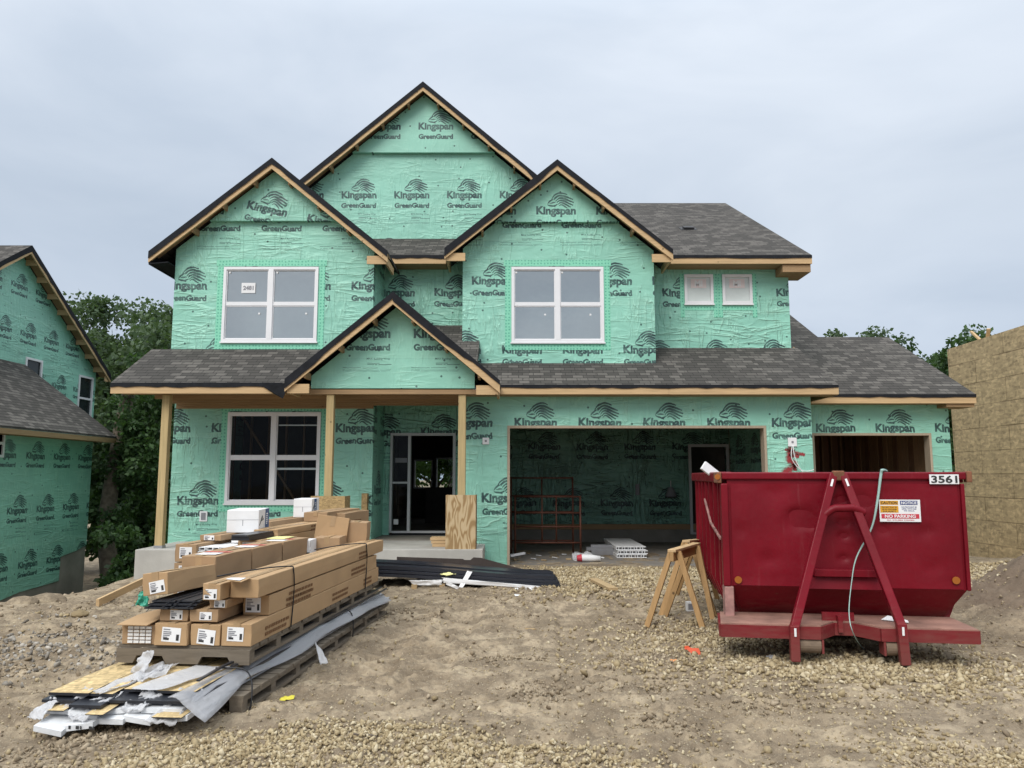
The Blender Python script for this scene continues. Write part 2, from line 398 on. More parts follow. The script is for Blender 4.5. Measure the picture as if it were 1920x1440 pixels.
def osb_mat(name, base=(.42, .30, .155), scale=1.0, axis='X', lines=False, flat=False):
    t = NT(name)
    c = t.n('ShaderNodeTexCoord').outputs['Object']
    def flakes(rot, sc, seed):
        m = t.n('ShaderNodeMapping', {'Vector': c, 'Rotation': rot, 'Scale': (sc[0] * scale, sc[1] * scale, sc[2] * scale), 'Location': (seed, seed * 2, seed)}).outputs[0]
        v = t.n('ShaderNodeTexVoronoi', {'Vector': m, 'Scale': 1.0, 'Randomness': 1.0})
        return t.n('ShaderNodeSeparateXYZ', {0: v.outputs['Color']}).outputs[0]
    f1 = flakes((.5, .35, .7), (30, 13, 52), 1.3); f2 = flakes((-.4, .6, -.5), (13, 36, 42), 4.1)
    f = t.mix(.5, f1, f2)
    col = t.ramp(f, [(.12, tuple(q * .58 for q in base)), (.4, tuple(q * .88 for q in base)), (.62, base), (.9, tuple(min(1, q * 1.32) for q in base))])
    col = t.mix(t.math('MULTIPLY', t.noise(c, .7, 3), .3), col, tuple(q * .7 for q in base))
    nrm = t.bump(f, .35, .006)
    if lines:
        s = t.n('ShaderNodeSeparateXYZ', {0: c})
        uv = t.n('ShaderNodeCombineXYZ', {'X': s.outputs['Y'], 'Y': s.outputs['Z'], 'Z': 0.0}).outputs[0]
        b = t.n('ShaderNodeTexBrick', {'Vector': uv, 'Scale': 1.0, 'Mortar Size': .012, 'Brick Width': 2.44, 'Row Height': .61})
        b.offset = .5
        col = t.mix(t.math('MULTIPLY', b.outputs['Fac'], t.ramp(t.noise(c, .8, 3), [(.35, .2), (.6, .75)])), col, (.08, .05, .02))
        b2 = t.n('ShaderNodeTexBrick', {'Vector': uv, 'Scale': 1.0, 'Mortar Size': .004, 'Brick Width': .81, 'Row Height': .203})
        col = t.mix(t.math('MULTIPLY', b2.outputs['Fac'], t.ramp(t.noise(c, 1.3, 2), [(.5, .0), (.68, .45)])), col, (.06, .035, .015))
    return t.fin(col, .8, nrm, .3)

M = {}
PINE = (.58, .40, .215)
M['pine_x'] = wood('pine_x', PINE, 0); M['pine_y'] = wood('pine_y', PINE, 1); M['pine_z'] = wood('pine_z', PINE, 2)
M['pine_dark_x'] = wood('pine_dark_x', (.36, .235, .125), 0); M['pine_dark_y'] = wood('pine_dark_y', (.36, .235, .125), 1); M['pine_dark_z'] = wood('pine_dark_z', (.30, .18, .10), 2)  # darker copy of the pine; shade of undersides and interiors put into the colour
M['post'] = wood('post', (.50, .38, .19), 2)
M['scrap_wood'] = wood('scrap_wood', (.46, .33, .18), 0)
M['horse'] = wood('horse', (.44, .27, .12), 2)
M['felt'] = plain('felt', (.009, .010, .013), .8, .35, 9, .25, 25, .25)
M['vinyl'] = plain('vinyl', (.74, .74, .75), .35, .03, 3)
M['pane_dark'] = plain('pane_dark', (.018, .024, .026), .12, .3, 2, spec=.25)
M['film_pane'] = plain('film_pane', (.58, .63, .61), .22, .06, 3)
M['vinyl_grey'] = plain('vinyl_grey', (.56, .56, .57), .4, .06, 3)
M['concrete'] = plain('concrete', (.40, .385, .35), .9, .14, 2.2, .2, 40)
M['concrete_dark'] = plain('concrete_dark', (.24, .22, .19), .92, .22, 1.7, .25, 30)
M['slab'] = plain('slab', (.20, .18, .155), .9, .3, 1.4, .2, 30)
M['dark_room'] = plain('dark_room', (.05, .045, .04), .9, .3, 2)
M['sheath'] = wood('sheath', (.34, .20, .11), 2, knots=False)
M['stud'] = wood('stud', (.20, .105, .06), 2, knots=False)
M['white'] = plain('white', (.72, .72, .72), .6, .05, 4)
M['paper'] = plain('paper', (.74, .74, .74), .7, .04, 8)
M['blackprint'] = plain('blackprint', (.03, .03, .03), .6, .1)
M['greyprint'] = plain('greyprint', (.22, .22, .24), .6, .1)
M['grey_metal'] = plain('grey_metal', (.35, .35, .36), .4, .1, metal=.7)
M['dark_vent'] = plain('dark_vent', (.02, .02, .022), .6, .2)
def tape_mat():
    t = NT('flashing_tape'); c = t.n('ShaderNodeTexCoord').outputs['Object']
    s = t.n('ShaderNodeSeparateXYZ', {0: c}); uv = t.n('ShaderNodeCombineXYZ', {'X': s.outputs['X'], 'Y': s.outputs['Z'], 'Z': 0.0}).outputs[0]
    d = t.n('ShaderNodeTexVoronoi', {'Vector': uv, 'Scale': 15.0, 'Randomness': .25}, voronoi_dimensions='2D').outputs['Distance']
    col = t.mix(t.ramp(d, [(.18, .8), (.32, .0)]), (.22, .60, .42), (.06, .32, .22))
    return t.fin(col, .45, t.bump(t.noise(c, 9, 4, .6, 1), .4, .02), .5)
M['tape'] = tape_mat()
def glass_mat(name, see, refl, tint):
    t = NT(name); t.t.nodes.remove(t.b)
    gl = t.n('ShaderNodeBsdfGlossy', {'Color': (*tint, 1), 'Roughness': .02})
    nz_ = t.bump(t.noise(t.coord(), 1.6, 3), .10, .06); t.link(nz_, gl.inputs['Normal'])
    tr = t.n('ShaderNodeBsdfTransparent', {'Color': (*see, 1)})
    fr = t.n('ShaderNodeLayerWeight', {'Blend': .35}).outputs['Fresnel']
    fac = t.math('MINIMUM', t.math('ADD', t.math('MULTIPLY', fr, .18), refl), 1.0)
    mixs = t.n('ShaderNodeMixShader', {0: fac, 1: tr.outputs[0], 2: gl.outputs[0]})
    t.link(mixs.outputs[0], t.out.inputs[0]); return t.mat
M['glass_dark'] = glass_mat('glass_dark', (.75, .8, .8), .0, (.9, .95, 1))
M['glass_sky'] = glass_mat('glass_sky', (.7, .75, .75), .50, (.88, .90, .88))
M['blind'] = plain('blind', (.46, .50, .50), .8, .22, 1.1); M['blind_pale'] = plain('blind_pale', (.8, .82, .80), .8, .03, 2)  # blotchy tone of the blind stands in for uneven reflections in the panes
def ply_mat():
    t = NT('plywood'); c = t.coord((1, 1, 1))
    m = t.n('ShaderNodeMapping', {'Vector': c, 'Scale': (3.4, 1, .95)}).outputs[0]
    nz1 = t.noise(m, 1.5, 2, .45, .5)
    wv = t.math('ADD', .5, t.math('MULTIPLY', t.math('SINE', t.math('MULTIPLY', nz1, 48.0)), .5))
    col = t.ramp(wv, [(.1, (.30, .19, .085)), (.5, (.47, .34, .18)), (.85, (.55, .42, .25))])
    col = t.mix(t.math('MULTIPLY', t.noise(t.coord((60, 60, 3)), 1.0, 3), .3), col, (.33, .22, .11))
    return t.fin(col, .7, None, .3)
M['plywood'] = ply_mat()
M['osb'] = osb_mat('osb', (.42, .29, .135), 1.2)
M['osb_wall'] = osb_mat('osb_wall', (.50, .365, .21), .34, lines=True)
M['osb_board'] = osb_mat('osb_board', (.56, .42, .215), 1.5)
def leaf_mat(name, a, b, trans=.3):
    t = NT(name); c = t.coord()
    n1 = t.noise(c, .55, 3); n2 = t.n('ShaderNodeAttribute', attribute_name='tone').outputs['Fac']
    col = t.ramp(t.mix(.55, n1, n2), [(.25, a), (.62, b), (.85, tuple(q * 1.5 for q in b))])
    t.fin(col, .6, None, .3)
    tl = t.n('ShaderNodeBsdfTranslucent', {'Color': (b[0] * 1.5, b[1] * 1.6, b[2] * .9, 1)})
    mixs = t.n('ShaderNodeMixShader', {0: trans, 1: t.b.outputs[0], 2: tl.outputs[0]})
    t.link(mixs.outputs[0], t.out.inputs[0]); return t.mat
M['leaf_a'] = leaf_mat('leaf_a', (.028, .056, .026), (.078, .120, .060))
M['leaf_b'] = leaf_mat('leaf_b', (.018, .040, .015), (.048, .092, .030))
M['leaf_c'] = leaf_mat('leaf_c', (.030, .070, .022), (.085, .150, .045))
M['bark'] = plain('bark', (.14, .11, .085), .95, .4, 7, .8, 22)

# ================================================================== ground
rng = np.random.default_rng(3)
_lat = rng.random((256, 256)).astype(np.float64)
def vnoise(x, y):
    xi = np.floor(x).astype(int); yi = np.floor(y).astype(int); fx = x - xi; fy = y - yi
    fx = fx * fx * (3 - 2 * fx); fy = fy * fy * (3 - 2 * fy)
    g = lambda a, b: _lat[a & 255, b & 255]
    return (g(xi, yi) * (1 - fx) + g(xi + 1, yi) * fx) * (1 - fy) + (g(xi, yi + 1) * (1 - fx) + g(xi + 1, yi + 1) * fx) * fy
def fbm(x, y, o=4, g=.5):
    s = 0; a = 1; t = 0
    for i in range(o): s = s + a * (vnoise(x + 17 * i, y + 31 * i) - .5); t += a; a *= g; x = x * 2.03; y = y * 2.03
    return s / t
def sstep(a, b, x): t = np.clip((x - a) / (b - a), 0, 1); return t * t * (3 - 2 * t)
def bumpf(x, y, cx, cy, rx, ry, h): return h * np.exp(-((x - cx) / rx) ** 2 - ((y - cy) / ry) ** 2)
TRACKS = ((-.62, 6.4, 11.2, 0.), (.62, 7.6, 11.6, 1.), (-1.28, 6.6, 9.6, 2.), (1.35, 9.4, 12.8, .4))
def on_track(x, y): return sum(sstep(.30, .18, np.abs(x - cx - .12 * np.sin(y * .7 + ph))) * sstep(a - .4, a + .3, y) * sstep(b + .4, b - .4, y) for cx, a, b, ph in TRACKS)
def hgt(x, y):
    x = np.asarray(x, float); y = np.asarray(y, float)
    z = -1.75 * sstep(-6.6, -9.6, x) * sstep(10.4, 15, y) - .12 * sstep(-3.5, -6.5, x) * sstep(8.5, 10.5, y) - .75 * sstep(9.6, 11.5, x) * sstep(12, 18, y)
    z = z - .5 * sstep(18, 26, y) - .6 * sstep(-7.0, -8.2, x) * sstep(13, 17, y)
    house = sstep(14.2, 15.2, y) * sstep(-7.1, -6.6, x) * sstep(9.6, 9.1, x)
    near = sstep(30, 14, np.hypot(x, y))
    n = fbm(x * .55, y * .55, 4) * .16 + fbm(x * 2.1 + 9, y * 2.1, 3) * .055
    flat = 1 - .75 * (sstep(2.2, 1.2, np.abs(x + .2)) * sstep(5, 6, y))
    z = z + n * near * flat * (1 - .9 * house)
    rough = sstep(.0, .25, fbm(x * .8 + 50, y * .8, 2) + .12)
    z = z + (fbm(x * 5.5, y * 9, 4, .62) * .085 + fbm(x * 26, y * 26, 2) * .016) * (.35 + .75 * rough) * near * (1 - .8 * house)
    cl = sstep(.02, .07, fbm(x * 3.6 + 4, y * 8.5, 4, .6)) * .022 + sstep(.05, .10, fbm(x * 8.5 + 40, y * 15, 3, .6)) * .014
    z = z + cl * (.25 + .9 * rough) * near * (1 - .8 * house)
    # ridges pressed by a machine dragging sideways
    drag = sstep(1.0, .4, np.abs(y - 6.15 - .10 * x)) * sstep(-1.2, .2, x) * sstep(4.2, 2.5, x)
    z = z + drag * .026 * np.sin(60 * (y + .05 * fbm(x * 3, y * 3, 2)) + 5 * fbm(x * 2, y * 4, 2))
    # tyre tracks running to the garage: shallow packed ruts with lug prints
    for cx, a, b, ph in TRACKS:
        xc = cx + .12 * np.sin(y * .7 + ph)
        d = np.abs(x - xc)
        m = sstep(.24, .17, d) * sstep(a - .4, a + .3, y) * sstep(b + .4, b - .4, y)
        lug = sstep(-.20, .02, fbm(x * 1.5 + ph * 9, y * 1.3, 2))
        z = z + m * (lug * .028 * np.tanh(2.5 * np.sin(2 * np.pi * (y + .45 * (x - xc) * np.sign(ph - .9)) / .21)) - .030) + .018 * np.exp(-((d - .27) / .05) ** 2) * sstep(a, a + .4, y) * sstep(b, b - .4, y)
    # heaps
    lump = 1 + .5 * fbm(x * 2.3 + 5, y * 2.3, 4)
    z = z + (bumpf(x, y, 6.95, 9.3, 1.3, 1.5, .92) + bumpf(x, y, 9.6, 12.6, 1.2, 1.2, .35) + bumpf(x, y, 11.2, 15.5, .9, 1.2, .55)) * lump
    z = z + (bumpf(x, y, -5.6, 10.0, 1.6, .9, .05) + bumpf(x, y, -7.4, 10.2, .9, .6, .07) + bumpf(x, y, -5.2, 13.2, 1.0, .9, .06)) * lump
    fp = np.exp(-(np.clip(np.hypot((x - 3.2) / 1.6, (y - 7.9) / 1.7) - .6, 0, 9) / .45) ** 2); z = z * (1 - fp) + (.06 + fbm(x * 4, y * 4, 3) * .04) * fp
    z = z + bumpf(x, y, 2.8, 6.45, .55, .25, .05) * lump
    return z
def hz(x, y): return float(hgt(np.array([x]), np.array([y]))[0])
def axis(parts): return np.unique(np.round(np.concatenate([np.arange(*p) if len(p) == 3 else np.array(p) for p in parts]), 4))
gx = axis([[-900, -400, -200, -120, -80, -60, -50, -40, -34], (-30, -10, .6), (-10, -6, .1), (-6, 6, .032), (6, 10, .07), (10, 20, .4), (20, 30, 1.5), [34, 40, 50, 60, 80, 120, 200, 400, 900]])
gy = axis([[-60, -30, -15, -8, -4, 0, 2, 3, 3.6], (4, 8.0, .026), (8.0, 12, .04), (12, 16, .09), (16, 30, .5), (30, 60, 4), [80, 120, 200, 400, 900]])
X, Y = np.meshgrid(gx, gy); Zg = hgt(X, Y)
nx, ny = len(gx), len(gy)
gm = bpy.data.meshes.new('ground'); nv = nx * ny
gm.vertices.add(nv); gm.vertices.foreach_set('co', np.stack([X, Y, Zg], -1).ravel())
i = np.arange(ny - 1)[:, None] * nx + np.arange(nx - 1)[None, :]
fa = np.stack([i, i + 1, i + nx + 1, i + nx], -1).reshape(-1, 4); nf = len(fa)
gm.loops.add(nf * 4); gm.loops.foreach_set('vertex_index', fa.ravel().astype(np.int32))
gm.polygons.add(nf); gm.polygons.foreach_set('loop_start', np.arange(nf, dtype=np.int32) * 4)
gm.polygons.foreach_set('use_smooth', np.ones(nf, bool)); gm.update()
def ground_mat():
    t = NT('dirt'); c = t.coord()
    a = t.noise(c, .45, 5, .6, .5); b = t.noise(c, 2.7, 5, .62, .4); d = t.noise(c, 18, 5, .65); e = t.noise(c, 120, 3, .6)
    col = t.ramp(a, [(.32, (.255, .198, .132)), (.5, (.372, .297, .203)), (.68, (.440, .360, .255))])
    col = t.mix(t.ramp(b, [(.44, .72), (.60, .0)]), col, (.150, .114, .078))
    col = t.mix(t.ramp(d, [(.3, .6), (.55, .0)]), col, (.105, .082, .060))
    col = t.mix(t.ramp(e, [(.56, .0), (.72, .55)]), col, (.40, .34, .25))
    vo = t.n('ShaderNodeTexVoronoi', {'Vector': c, 'Scale': 60.0}); sp = t.n('ShaderNodeSeparateXYZ', {0: vo.outputs['Color']})
    peb = t.math('MULTIPLY', t.math('LESS_THAN', vo.outputs['Distance'], .34), t.math('GREATER_THAN', sp.outputs[0], .80))
    col = t.mix(t.math('MULTIPLY', peb, .8), col, t.mix(sp.outputs[1], (.22, .18, .13), (.46, .39, .28)))
    pile = t.n('ShaderNodeVectorMath', {0: c, 1: (6.95, 9.3, .3)}, operation='DISTANCE').outputs['Value']
    col = t.mix(t.ramp(t.math('DIVIDE', t.math('ADD', pile, t.math('MULTIPLY', b, .5)), 4.0), [(.42, .85), (.52, .0)]), col, t.mix(d, (.10, .072, .052), (.20, .15, .11)))
    h = t.math('ADD', t.math('MULTIPLY', d, .8), t.math('ADD', t.math('MULTIPLY', e, .3), t.math('MULTIPLY', peb, .35)))
    return t.fin(col, .95, t.bump(h, .75, .03), .15)
gm.materials.append(ground_mat())
go = bpy.data.objects.new('ground', gm); COL.objects.link(go); go['kind'] = 'structure'

# crushed stone, loose pebbles
def stones(name, pts, sizes, mat, seed):
    r = np.random.default_rng(seed)
    n = len(pts); protos = []
    for _ in range(24):
        bm = bmesh.new(); q = r.normal(size=(11, 3)); q /= np.linalg.norm(q, axis=1, keepdims=True); q *= np.array([1, .72, .55]) * (1 + .35 * (r.random(3) - .5))
        for p in q: bm.verts.new(p)
        bmesh.ops.convex_hull(bm, input=bm.verts); bm.verts.index_update()
        loose = [v for v in bm.verts if not v.link_faces]; bmesh.ops.delete(bm, geom=loose, context='VERTS'); bmesh.ops.triangulate(bm, faces=bm.faces); bm.verts.index_update()
        protos.append((np.array([v.co for v in bm.verts]), np.array([[v.index for v in f.verts] for f in bm.faces]))); bm.free()
    q = r.normal(size=(n, 4)); q /= np.linalg.norm(q, axis=1, keepdims=True); a, b, c, d = q.T
    Rm = np.stack([np.stack([1 - 2 * (c * c + d * d), 2 * (b * c - a * d), 2 * (b * d + a * c)], -1), np.stack([2 * (b * c + a * d), 1 - 2 * (b * b + d * d), 2 * (c * d - a * b)], -1),
                   np.stack([2 * (b * d - a * c), 2 * (c * d + a * b), 1 - 2 * (b * b + c * c)], -1)], 1)
    base_ = np.stack([pts[:, 0], pts[:, 1], hgt(pts[:, 0], pts[:, 1]) + sizes * .25], -1)
    pid = r.integers(0, 24, n); tone_ = r.random(n); Vs, Fs, Ts = [], [], []; off = 0
    for k_i, (bv, bf) in enumerate(protos):
        ix = np.nonzero(pid == k_i)[0]; k = len(bv)
        Vs.append((np.einsum('nij,kj->nki', Rm[ix], bv) * sizes[ix][:, None, None] + base_[ix][:, None]).reshape(-1, 3))
        Fs.append((bf[None] + (np.arange(len(ix)) * k)[:, None, None]).reshape(-1, 3) + off); Ts.append(np.repeat(tone_[ix], k)); off += len(ix) * k
    V = np.concatenate(Vs); Fc = np.concatenate(Fs); tn = np.concatenate(Ts)
    me = bpy.data.meshes.new(name); me.vertices.add(len(V)); me.vertices.foreach_set('co', V.ravel())
    m = len(Fc); me.loops.add(m * 3); me.loops.foreach_set('vertex_index', Fc.ravel().astype(np.int32))
    me.polygons.add(m); me.polygons.foreach_set('loop_start', np.arange(m, dtype=np.int32) * 3)
    at = me.attributes.new('tone', 'FLOAT', 'POINT'); at.data.foreach_set('value', tn.astype(np.float32))
    me.update(); me.materials.append(mat)
    o = bpy.data.objects.new(name, me); COL.objects.link(o); return o
def stone_mat(name, stops):
    t = NT(name); a = t.n('ShaderNodeAttribute', attribute_name='tone').outputs['Fac']
    col = t.ramp(a, stops)
    col = t.mix(t.math('MULTIPLY', t.noise(t.coord(), 35, 3), .4), col, tuple(q * .6 for q in stops[1][1]))
    return t.fin(col, .9, t.bump(t.noise(t.coord(), 160, 2), .4, .005), .2)
M['limestone'] = stone_mat('limestone', [(.0, (.22, .165, .092)), (.4, (.37, .29, .17)), (.75, (.47, .385, .24)), (1., (.60, .52, .37))])
M['grey_stone'] = stone_mat('grey_stone', [(.0, (.13, .115, .10)), (.5, (.25, .225, .19)), (.8, (.36, .33, .285)), (1., (.5, .46, .40))])
def dens(x, y):
    n = fbm(x * .9 + 3, y * .9, 3); nn = fbm(x * 2.6, y * 2.6 + 7, 2)
    d = sstep(5.62, 5.05, y + .6 * n + .30 * np.abs(x + 1.0)) * sstep(-2.7, -1.9, x + .3 * n) * sstep(2.0, .2, x) * 1.15            # strip nearest the camera
    d = d + sstep(5.3, 4.7, y + .8 * n) * sstep(1.8, 3.2, x) * .8
    d = np.maximum(d, np.exp(-((x - 2.7) / 1.15) ** 2 - ((y - 6.75) / .55) ** 2) * 1.9 * (1 + 1.2 * nn))    # spill in front of the container
    d = np.maximum(d, np.exp(-((x - 1.9) / .9) ** 2 - ((y - 8.1) / 1.1) ** 2) * .6 * (1 + 2.0 * n))
    d = np.maximum(d, np.exp(-((x - 2.4) / 2.0) ** 2 - ((y - 13.3) / 1.3) ** 2) * 1.25 * (1 + 1.2 * n) * sstep(-.2, .9, x))  # below the garage slab
    d = np.maximum(d, np.exp(-((x - 1.1) / .7) ** 2 - ((y - 11.5) / .7) ** 2) * .8 * (1 + 1.5 * n))
    d = np.maximum(d, np.exp(-((x - 8.6) / 2.2) ** 2 - ((y - 12.6) / 2.6) ** 2) * 1.2)
    d = np.maximum(d, np.exp(-((x - .9) / .8) ** 2 - ((y - 6.9) / .4) ** 2) * .30 * (1 + 3 * n))
    return np.clip(d, 0, 1)
def scatter(n, x0, x1, y0, y1, f, seed, extra=0.0):
    r = np.random.default_rng(seed); p = np.stack([x0 + (x1 - x0) * r.random(n), y0 + (y1 - y0) * r.random(n)], -1)
    return p[r.random(n) < np.clip(f(p[:, 0], p[:, 1]), 0, 1) * (1 - extra) + extra]
pA = np.concatenate([scatter(42000, -3.4, 3.6, 4.4, 6.0, dens, 1, .02), scatter(21000, .4, 4.6, 5.9, 9.4, dens, 2, .010), scatter(24000, -.3, 5.6, 9.4, 14.7, dens, 3, .006),
                     scatter(9000, 5.9, 11, 9.5, 15.5, dens, 4), scatter(16000, -6, 6, 4.4, 12.5, lambda x, y: 0 * x + .02, 5)])
sA = np.random.default_rng(11).gamma(4.5, .0042, len(pA)) + .005
sA = np.clip(sA * np.where(pA[:, 1] > 9.4, 1.25, np.where(pA[:, 1] < 5.9, .64, .86)), .006, .05)
tag(stones('gravel', pA, sA, M['limestone'], 5), kind='stuff')
def dens2(x, y): return np.exp(-((x + 4.6) / .95) ** 2 - ((y - 7.5) / .85) ** 2) * (1 + 1.6 * fbm(x * 1.4, y * 1.4, 3)) + .02
pB = scatter(15000, -7.5, -2.6, 4.6, 10.5, dens2, 6)
sB = np.clip(np.random.default_rng(12).gamma(4, .0045, len(pB)) + .004, .005, .045)
tag(stones('gravel', pB, sB, M['grey_stone'], 6), kind='stuff')
M['clod'] = stone_mat('clod', [(.0, (.17, .128, .085)), (.4, (.28, .22, .148)), (.75, (.36, .29, .202)), (1., (.43, .35, .25))])
def dens3(x, y): return (.05 + 1.1 * sstep(.02, .22, fbm(x * 1.1 + 20, y * 1.9, 4))) * (1 - .85 * np.clip(dens(x, y), 0, 1)) * (1 - .8 * np.clip(on_track(x, y), 0, 1))
pC = np.concatenate([scatter(52000, -5.5, 5.0, 4.3, 8.0, dens3, 8), scatter(26000, -8, 6, 8.0, 13.5, dens3, 9)])
sC = np.clip(np.random.default_rng(13).gamma(2.6, .0042, len(pC)) + .003, .003, .04) * np.where(pC[:, 1] > 8, 1.3, 1.0)
tag(stones('dirt_clods', pC, sC, M['clod'], 7), kind='stuff')
pD = np.concatenate([scatter(30000, -5.5, 5.0, 4.3, 8.0, lambda x, y: .30 * (1 - .75 * np.clip(on_track(x, y), 0, 1)), 18), scatter(14000, -6, 6, 8.0, 14, lambda x, y: .30 * (1 - .75 * np.clip(on_track(x, y), 0, 1)), 19)])
sD = np.clip(np.random.default_rng(14).gamma(3, .0016, len(pD)) + .003, .003, .016) * np.where(pD[:, 1] > 8, 1.5, 1.0)
tag(stones('gravel', pD, sD, M['limestone'], 8), kind='stuff')

# ================================================================== the house under construction
house = thing('house', 'unfinished two storey house wrapped in green building wrap with two front gables and open garage', 'house', (0, 15, 0))
X0 = (1, 0, 0); Y0v = (0, 1, 0)
XL, XR = -6.83, -2.80                       # left wing
YLOW, YUP, YMID, YMAIN, YBIG, YGAR, YTHIRD, YDOOR = 15.6, 15.3, 15.7, 16.6, 17.65, 15.0, 16.3, 16.95
def rect(x0, x1, z0, z1): return [(x0, z0), (x1, z0), (x1, z1), (x0, z1)]
def pxrect(u0, v0, u1, v1, Y):
    a = P(u0, v1, Y); b = P(u1, v0, Y); c = P(u0, v0, Y); d = P(u1, v1, Y)
    return (a.x + c.x) / 2, (b.x + d.x) / 2, (a.z + d.z) / 2, (b.z + c.z) / 2
def ref(u, v, Y): p = P(u, v, Y); return (p.x, p.z)
def front_wall(name, Y, outer, holes, mat, t=.15, mside=None):
    return MB().wall((0, Y, 0), X0, Y0v, t, outer, [rect(*h) for h in holes], 0, 1 if mside else None).build(name, [mat] + ([mside] if mside else []), house)

# --- windows
def double_window(parent, x0, x1, z0, z1, Y, mat, glass, kind, tape=True, rails=None):
    fw = .055; zm = z0 + (z1 - z0) * .5
    f = MB(); xm = (x0 + x1) / 2; ya, yb = Y - .035, Y + .06
    f.box(x0, x1, ya, yb, z0, z0 + fw); f.box(x0, x1, ya, yb, z1 - fw, z1)
    f.box(x0, x0 + fw, ya, yb, z0 + fw, z1 - fw); f.box(x1 - fw, x1, ya, yb, z0 + fw, z1 - fw)
    f.box(xm - .05, xm + .05, ya - .002, yb, z0 + fw, z1 - fw)
    f.box(x0 - .02, x1 + .02, ya - .012, ya + .02, z0 - .03, z0 - .001)
    win = f.build('window', mat, parent)
    sash = MB(); pane = MB()
    for a, b in ((x0 + fw, xm - .05), (xm + .05, x1 - fw)):
        sash.box(a, b, Y - .012, Y + .03, zm - .028, zm + .028)
        for q0, q1, yo in ((z0 + fw, zm - .028, 0.0), (zm + .028, z1 - fw, -.012)):
            sash.box(a, b, Y + yo, Y + .03, q0, q0 + .022); sash.box(a, b, Y + yo, Y + .03, q1 - .022, q1)
            sash.box(a, a + .02, Y + yo, Y + .03, q0 + .022, q1 - .022); sash.box(b - .02, b, Y + yo, Y + .03, q0 + .022, q1 - .022)
            pane.add([(a + .02, Y + .016, q0 + .022), (b - .02, Y + .016, q0 + .022), (b - .02, Y + .016, q1 - .022), (a + .02, Y + .016, q1 - .022)], [(0, 1, 2, 3)])
    sash.build('sash', mat, win); pane.build('pane', glass, win, weld=False)
    if tape:
        t = MB(); w = .13; y0, y1 = Y - .006, Y - .001
        t.box(x0 - w, x0 - .002, y0, y1, z0 - .16, z1 + .02); t.box(x1 + .002, x1 + w, y0, y1, z0 - .16, z1 + .02)
        t.box(x0 - .002, x1 + .002, y0, y1, z0 - .16, z0 - .032); t.box(x0 - w - .03, x1 + w + .03, y0 - .004, y0 - .001, z1 + .022, z1 + .15)
        t.build('flashing_tape', M['tape'], win)
    return win

# --- left wing, lower storey
lowwin = pxrect(425, 773, 600, 944, YLOW)
W_low = wrap_mat('wrap_low', ref(668, 803, YLOW), 'A', wrinkle=1.15)
front_wall('wall', YLOW, rect(XL, XR, .30, 3.34), [lowwin], W_low)
double_window(house, *lowwin, YLOW, M['vinyl'], M['glass_dark'], 'low')
# --- left wing, upper storey with gable
upwin = pxrect(418, 501, 596, 641, YUP)
apL = P(510, 296, 14.95); SL = .815
def gable_outer(x0, x1, z0, ax, az, s, drop=.17):
    return [(x0, z0), (x1, z0), (x1, az - drop - s * (x1 - ax)), (ax, az - drop), (x0, az - drop - s * (ax - x0))]
W_upl = wrap_mat('wrap_upper_left', ref(350, 536, YUP), 'A')
front_wall('gable_wall', YUP, gable_outer(XL, XR, 3.60, apL.x, apL.z, SL), [upwin], W_upl)
wl = double_window(house, *upwin, YUP, M['vinyl'], M['glass_sky'], 'up')
# --- middle wing, upper storey with gable
midwin = pxrect(959, 501, 1132, 642, YMID)
apM = P(1045, 299, 15.3); MXL, MXR = P(867, 600, YMID).x, P(1228, 600, YMID).x
W_mid = wrap_mat('wrap_upper_mid', ref(922, 527, YMID), 'A')
front_wall('gable_wall', YMID, gable_outer(MXL, MXR, 3.60, apM.x, apM.z, SL), [midwin], W_mid)
wm = double_window(house, *midwin, YMID, M['vinyl'], M['glass_sky'], 'up')
# --- main upper wall (recess between the gables and the right end with two small windows)
MXE = P(1480, 570, YMAIN).x
s1 = pxrect(1283, 515, 1337, 570, YMAIN); s2 = pxrect(1354, 515, 1410, 570, YMAIN)
W_main = wrap_mat('wrap_main', ref(1277, 549, YMAIN), 'A', wrinkle=1.2)
front_wall('wall', YMAIN, rect(XR - .1, MXE, 3.6, 6.40), [s1, s2], W_main)
for s in (s1, s2):
    x0, x1, z0, z1 = s; f = MB(); ya, yb = YMAIN - .035, YMAIN + .06; fw = .06
    f.box(x0, x1, ya, yb, z0, z0 + fw); f.box(x0, x1, ya, yb, z1 - fw, z1); f.box(x0, x0 + fw, ya, yb, z0 + fw, z1 - fw); f.box(x1 - fw, x1, ya, yb, z0 + fw, z1 - fw)
    f.box(x0 - .015, x1 + .015, ya - .012, ya + .02, z0 - .03, z0 - .001)
    win = f.build('window', M['vinyl'], house)
    MB().add([(x0 + fw, YMAIN, z0 + fw), (x1 - fw, YMAIN, z0 + fw), (x1 - fw, YMAIN, z1 - fw), (x0 + fw, YMAIN, z1 - fw)], [(0, 1, 2, 3)]).build('pane', M['film_pane'], win)
    st = MB(); cx = (x0 + x1) / 2; st.box(cx - .17, cx + .17, YMAIN - .006, YMAIN - .003, z1 - .30, z1 - .10)
    st.text('MI', .17, Matrix.Translation((cx, YMAIN - .008, z1 - .20)), 1, .05)
    st.build('sticker', [plain('pale_sticker', (.72, .62, .60), .6, .03), M['paper']], win, weld=False)
    t = MB(); wd = .095; y0, y1 = YMAIN - .006, YMAIN - .001
    t.box(x0 - wd, x0 - .002, y0, y1, z0 - .3, z1 + .02); t.box(x1 + .002, x1 + wd, y0, y1, z0 - .3, z1 + .02); t.box(x0 - .002, x1 + .002, y0, y1, z0 - .14, z0 - .032)
    t.build('flashing_tape', M['tape'], win)
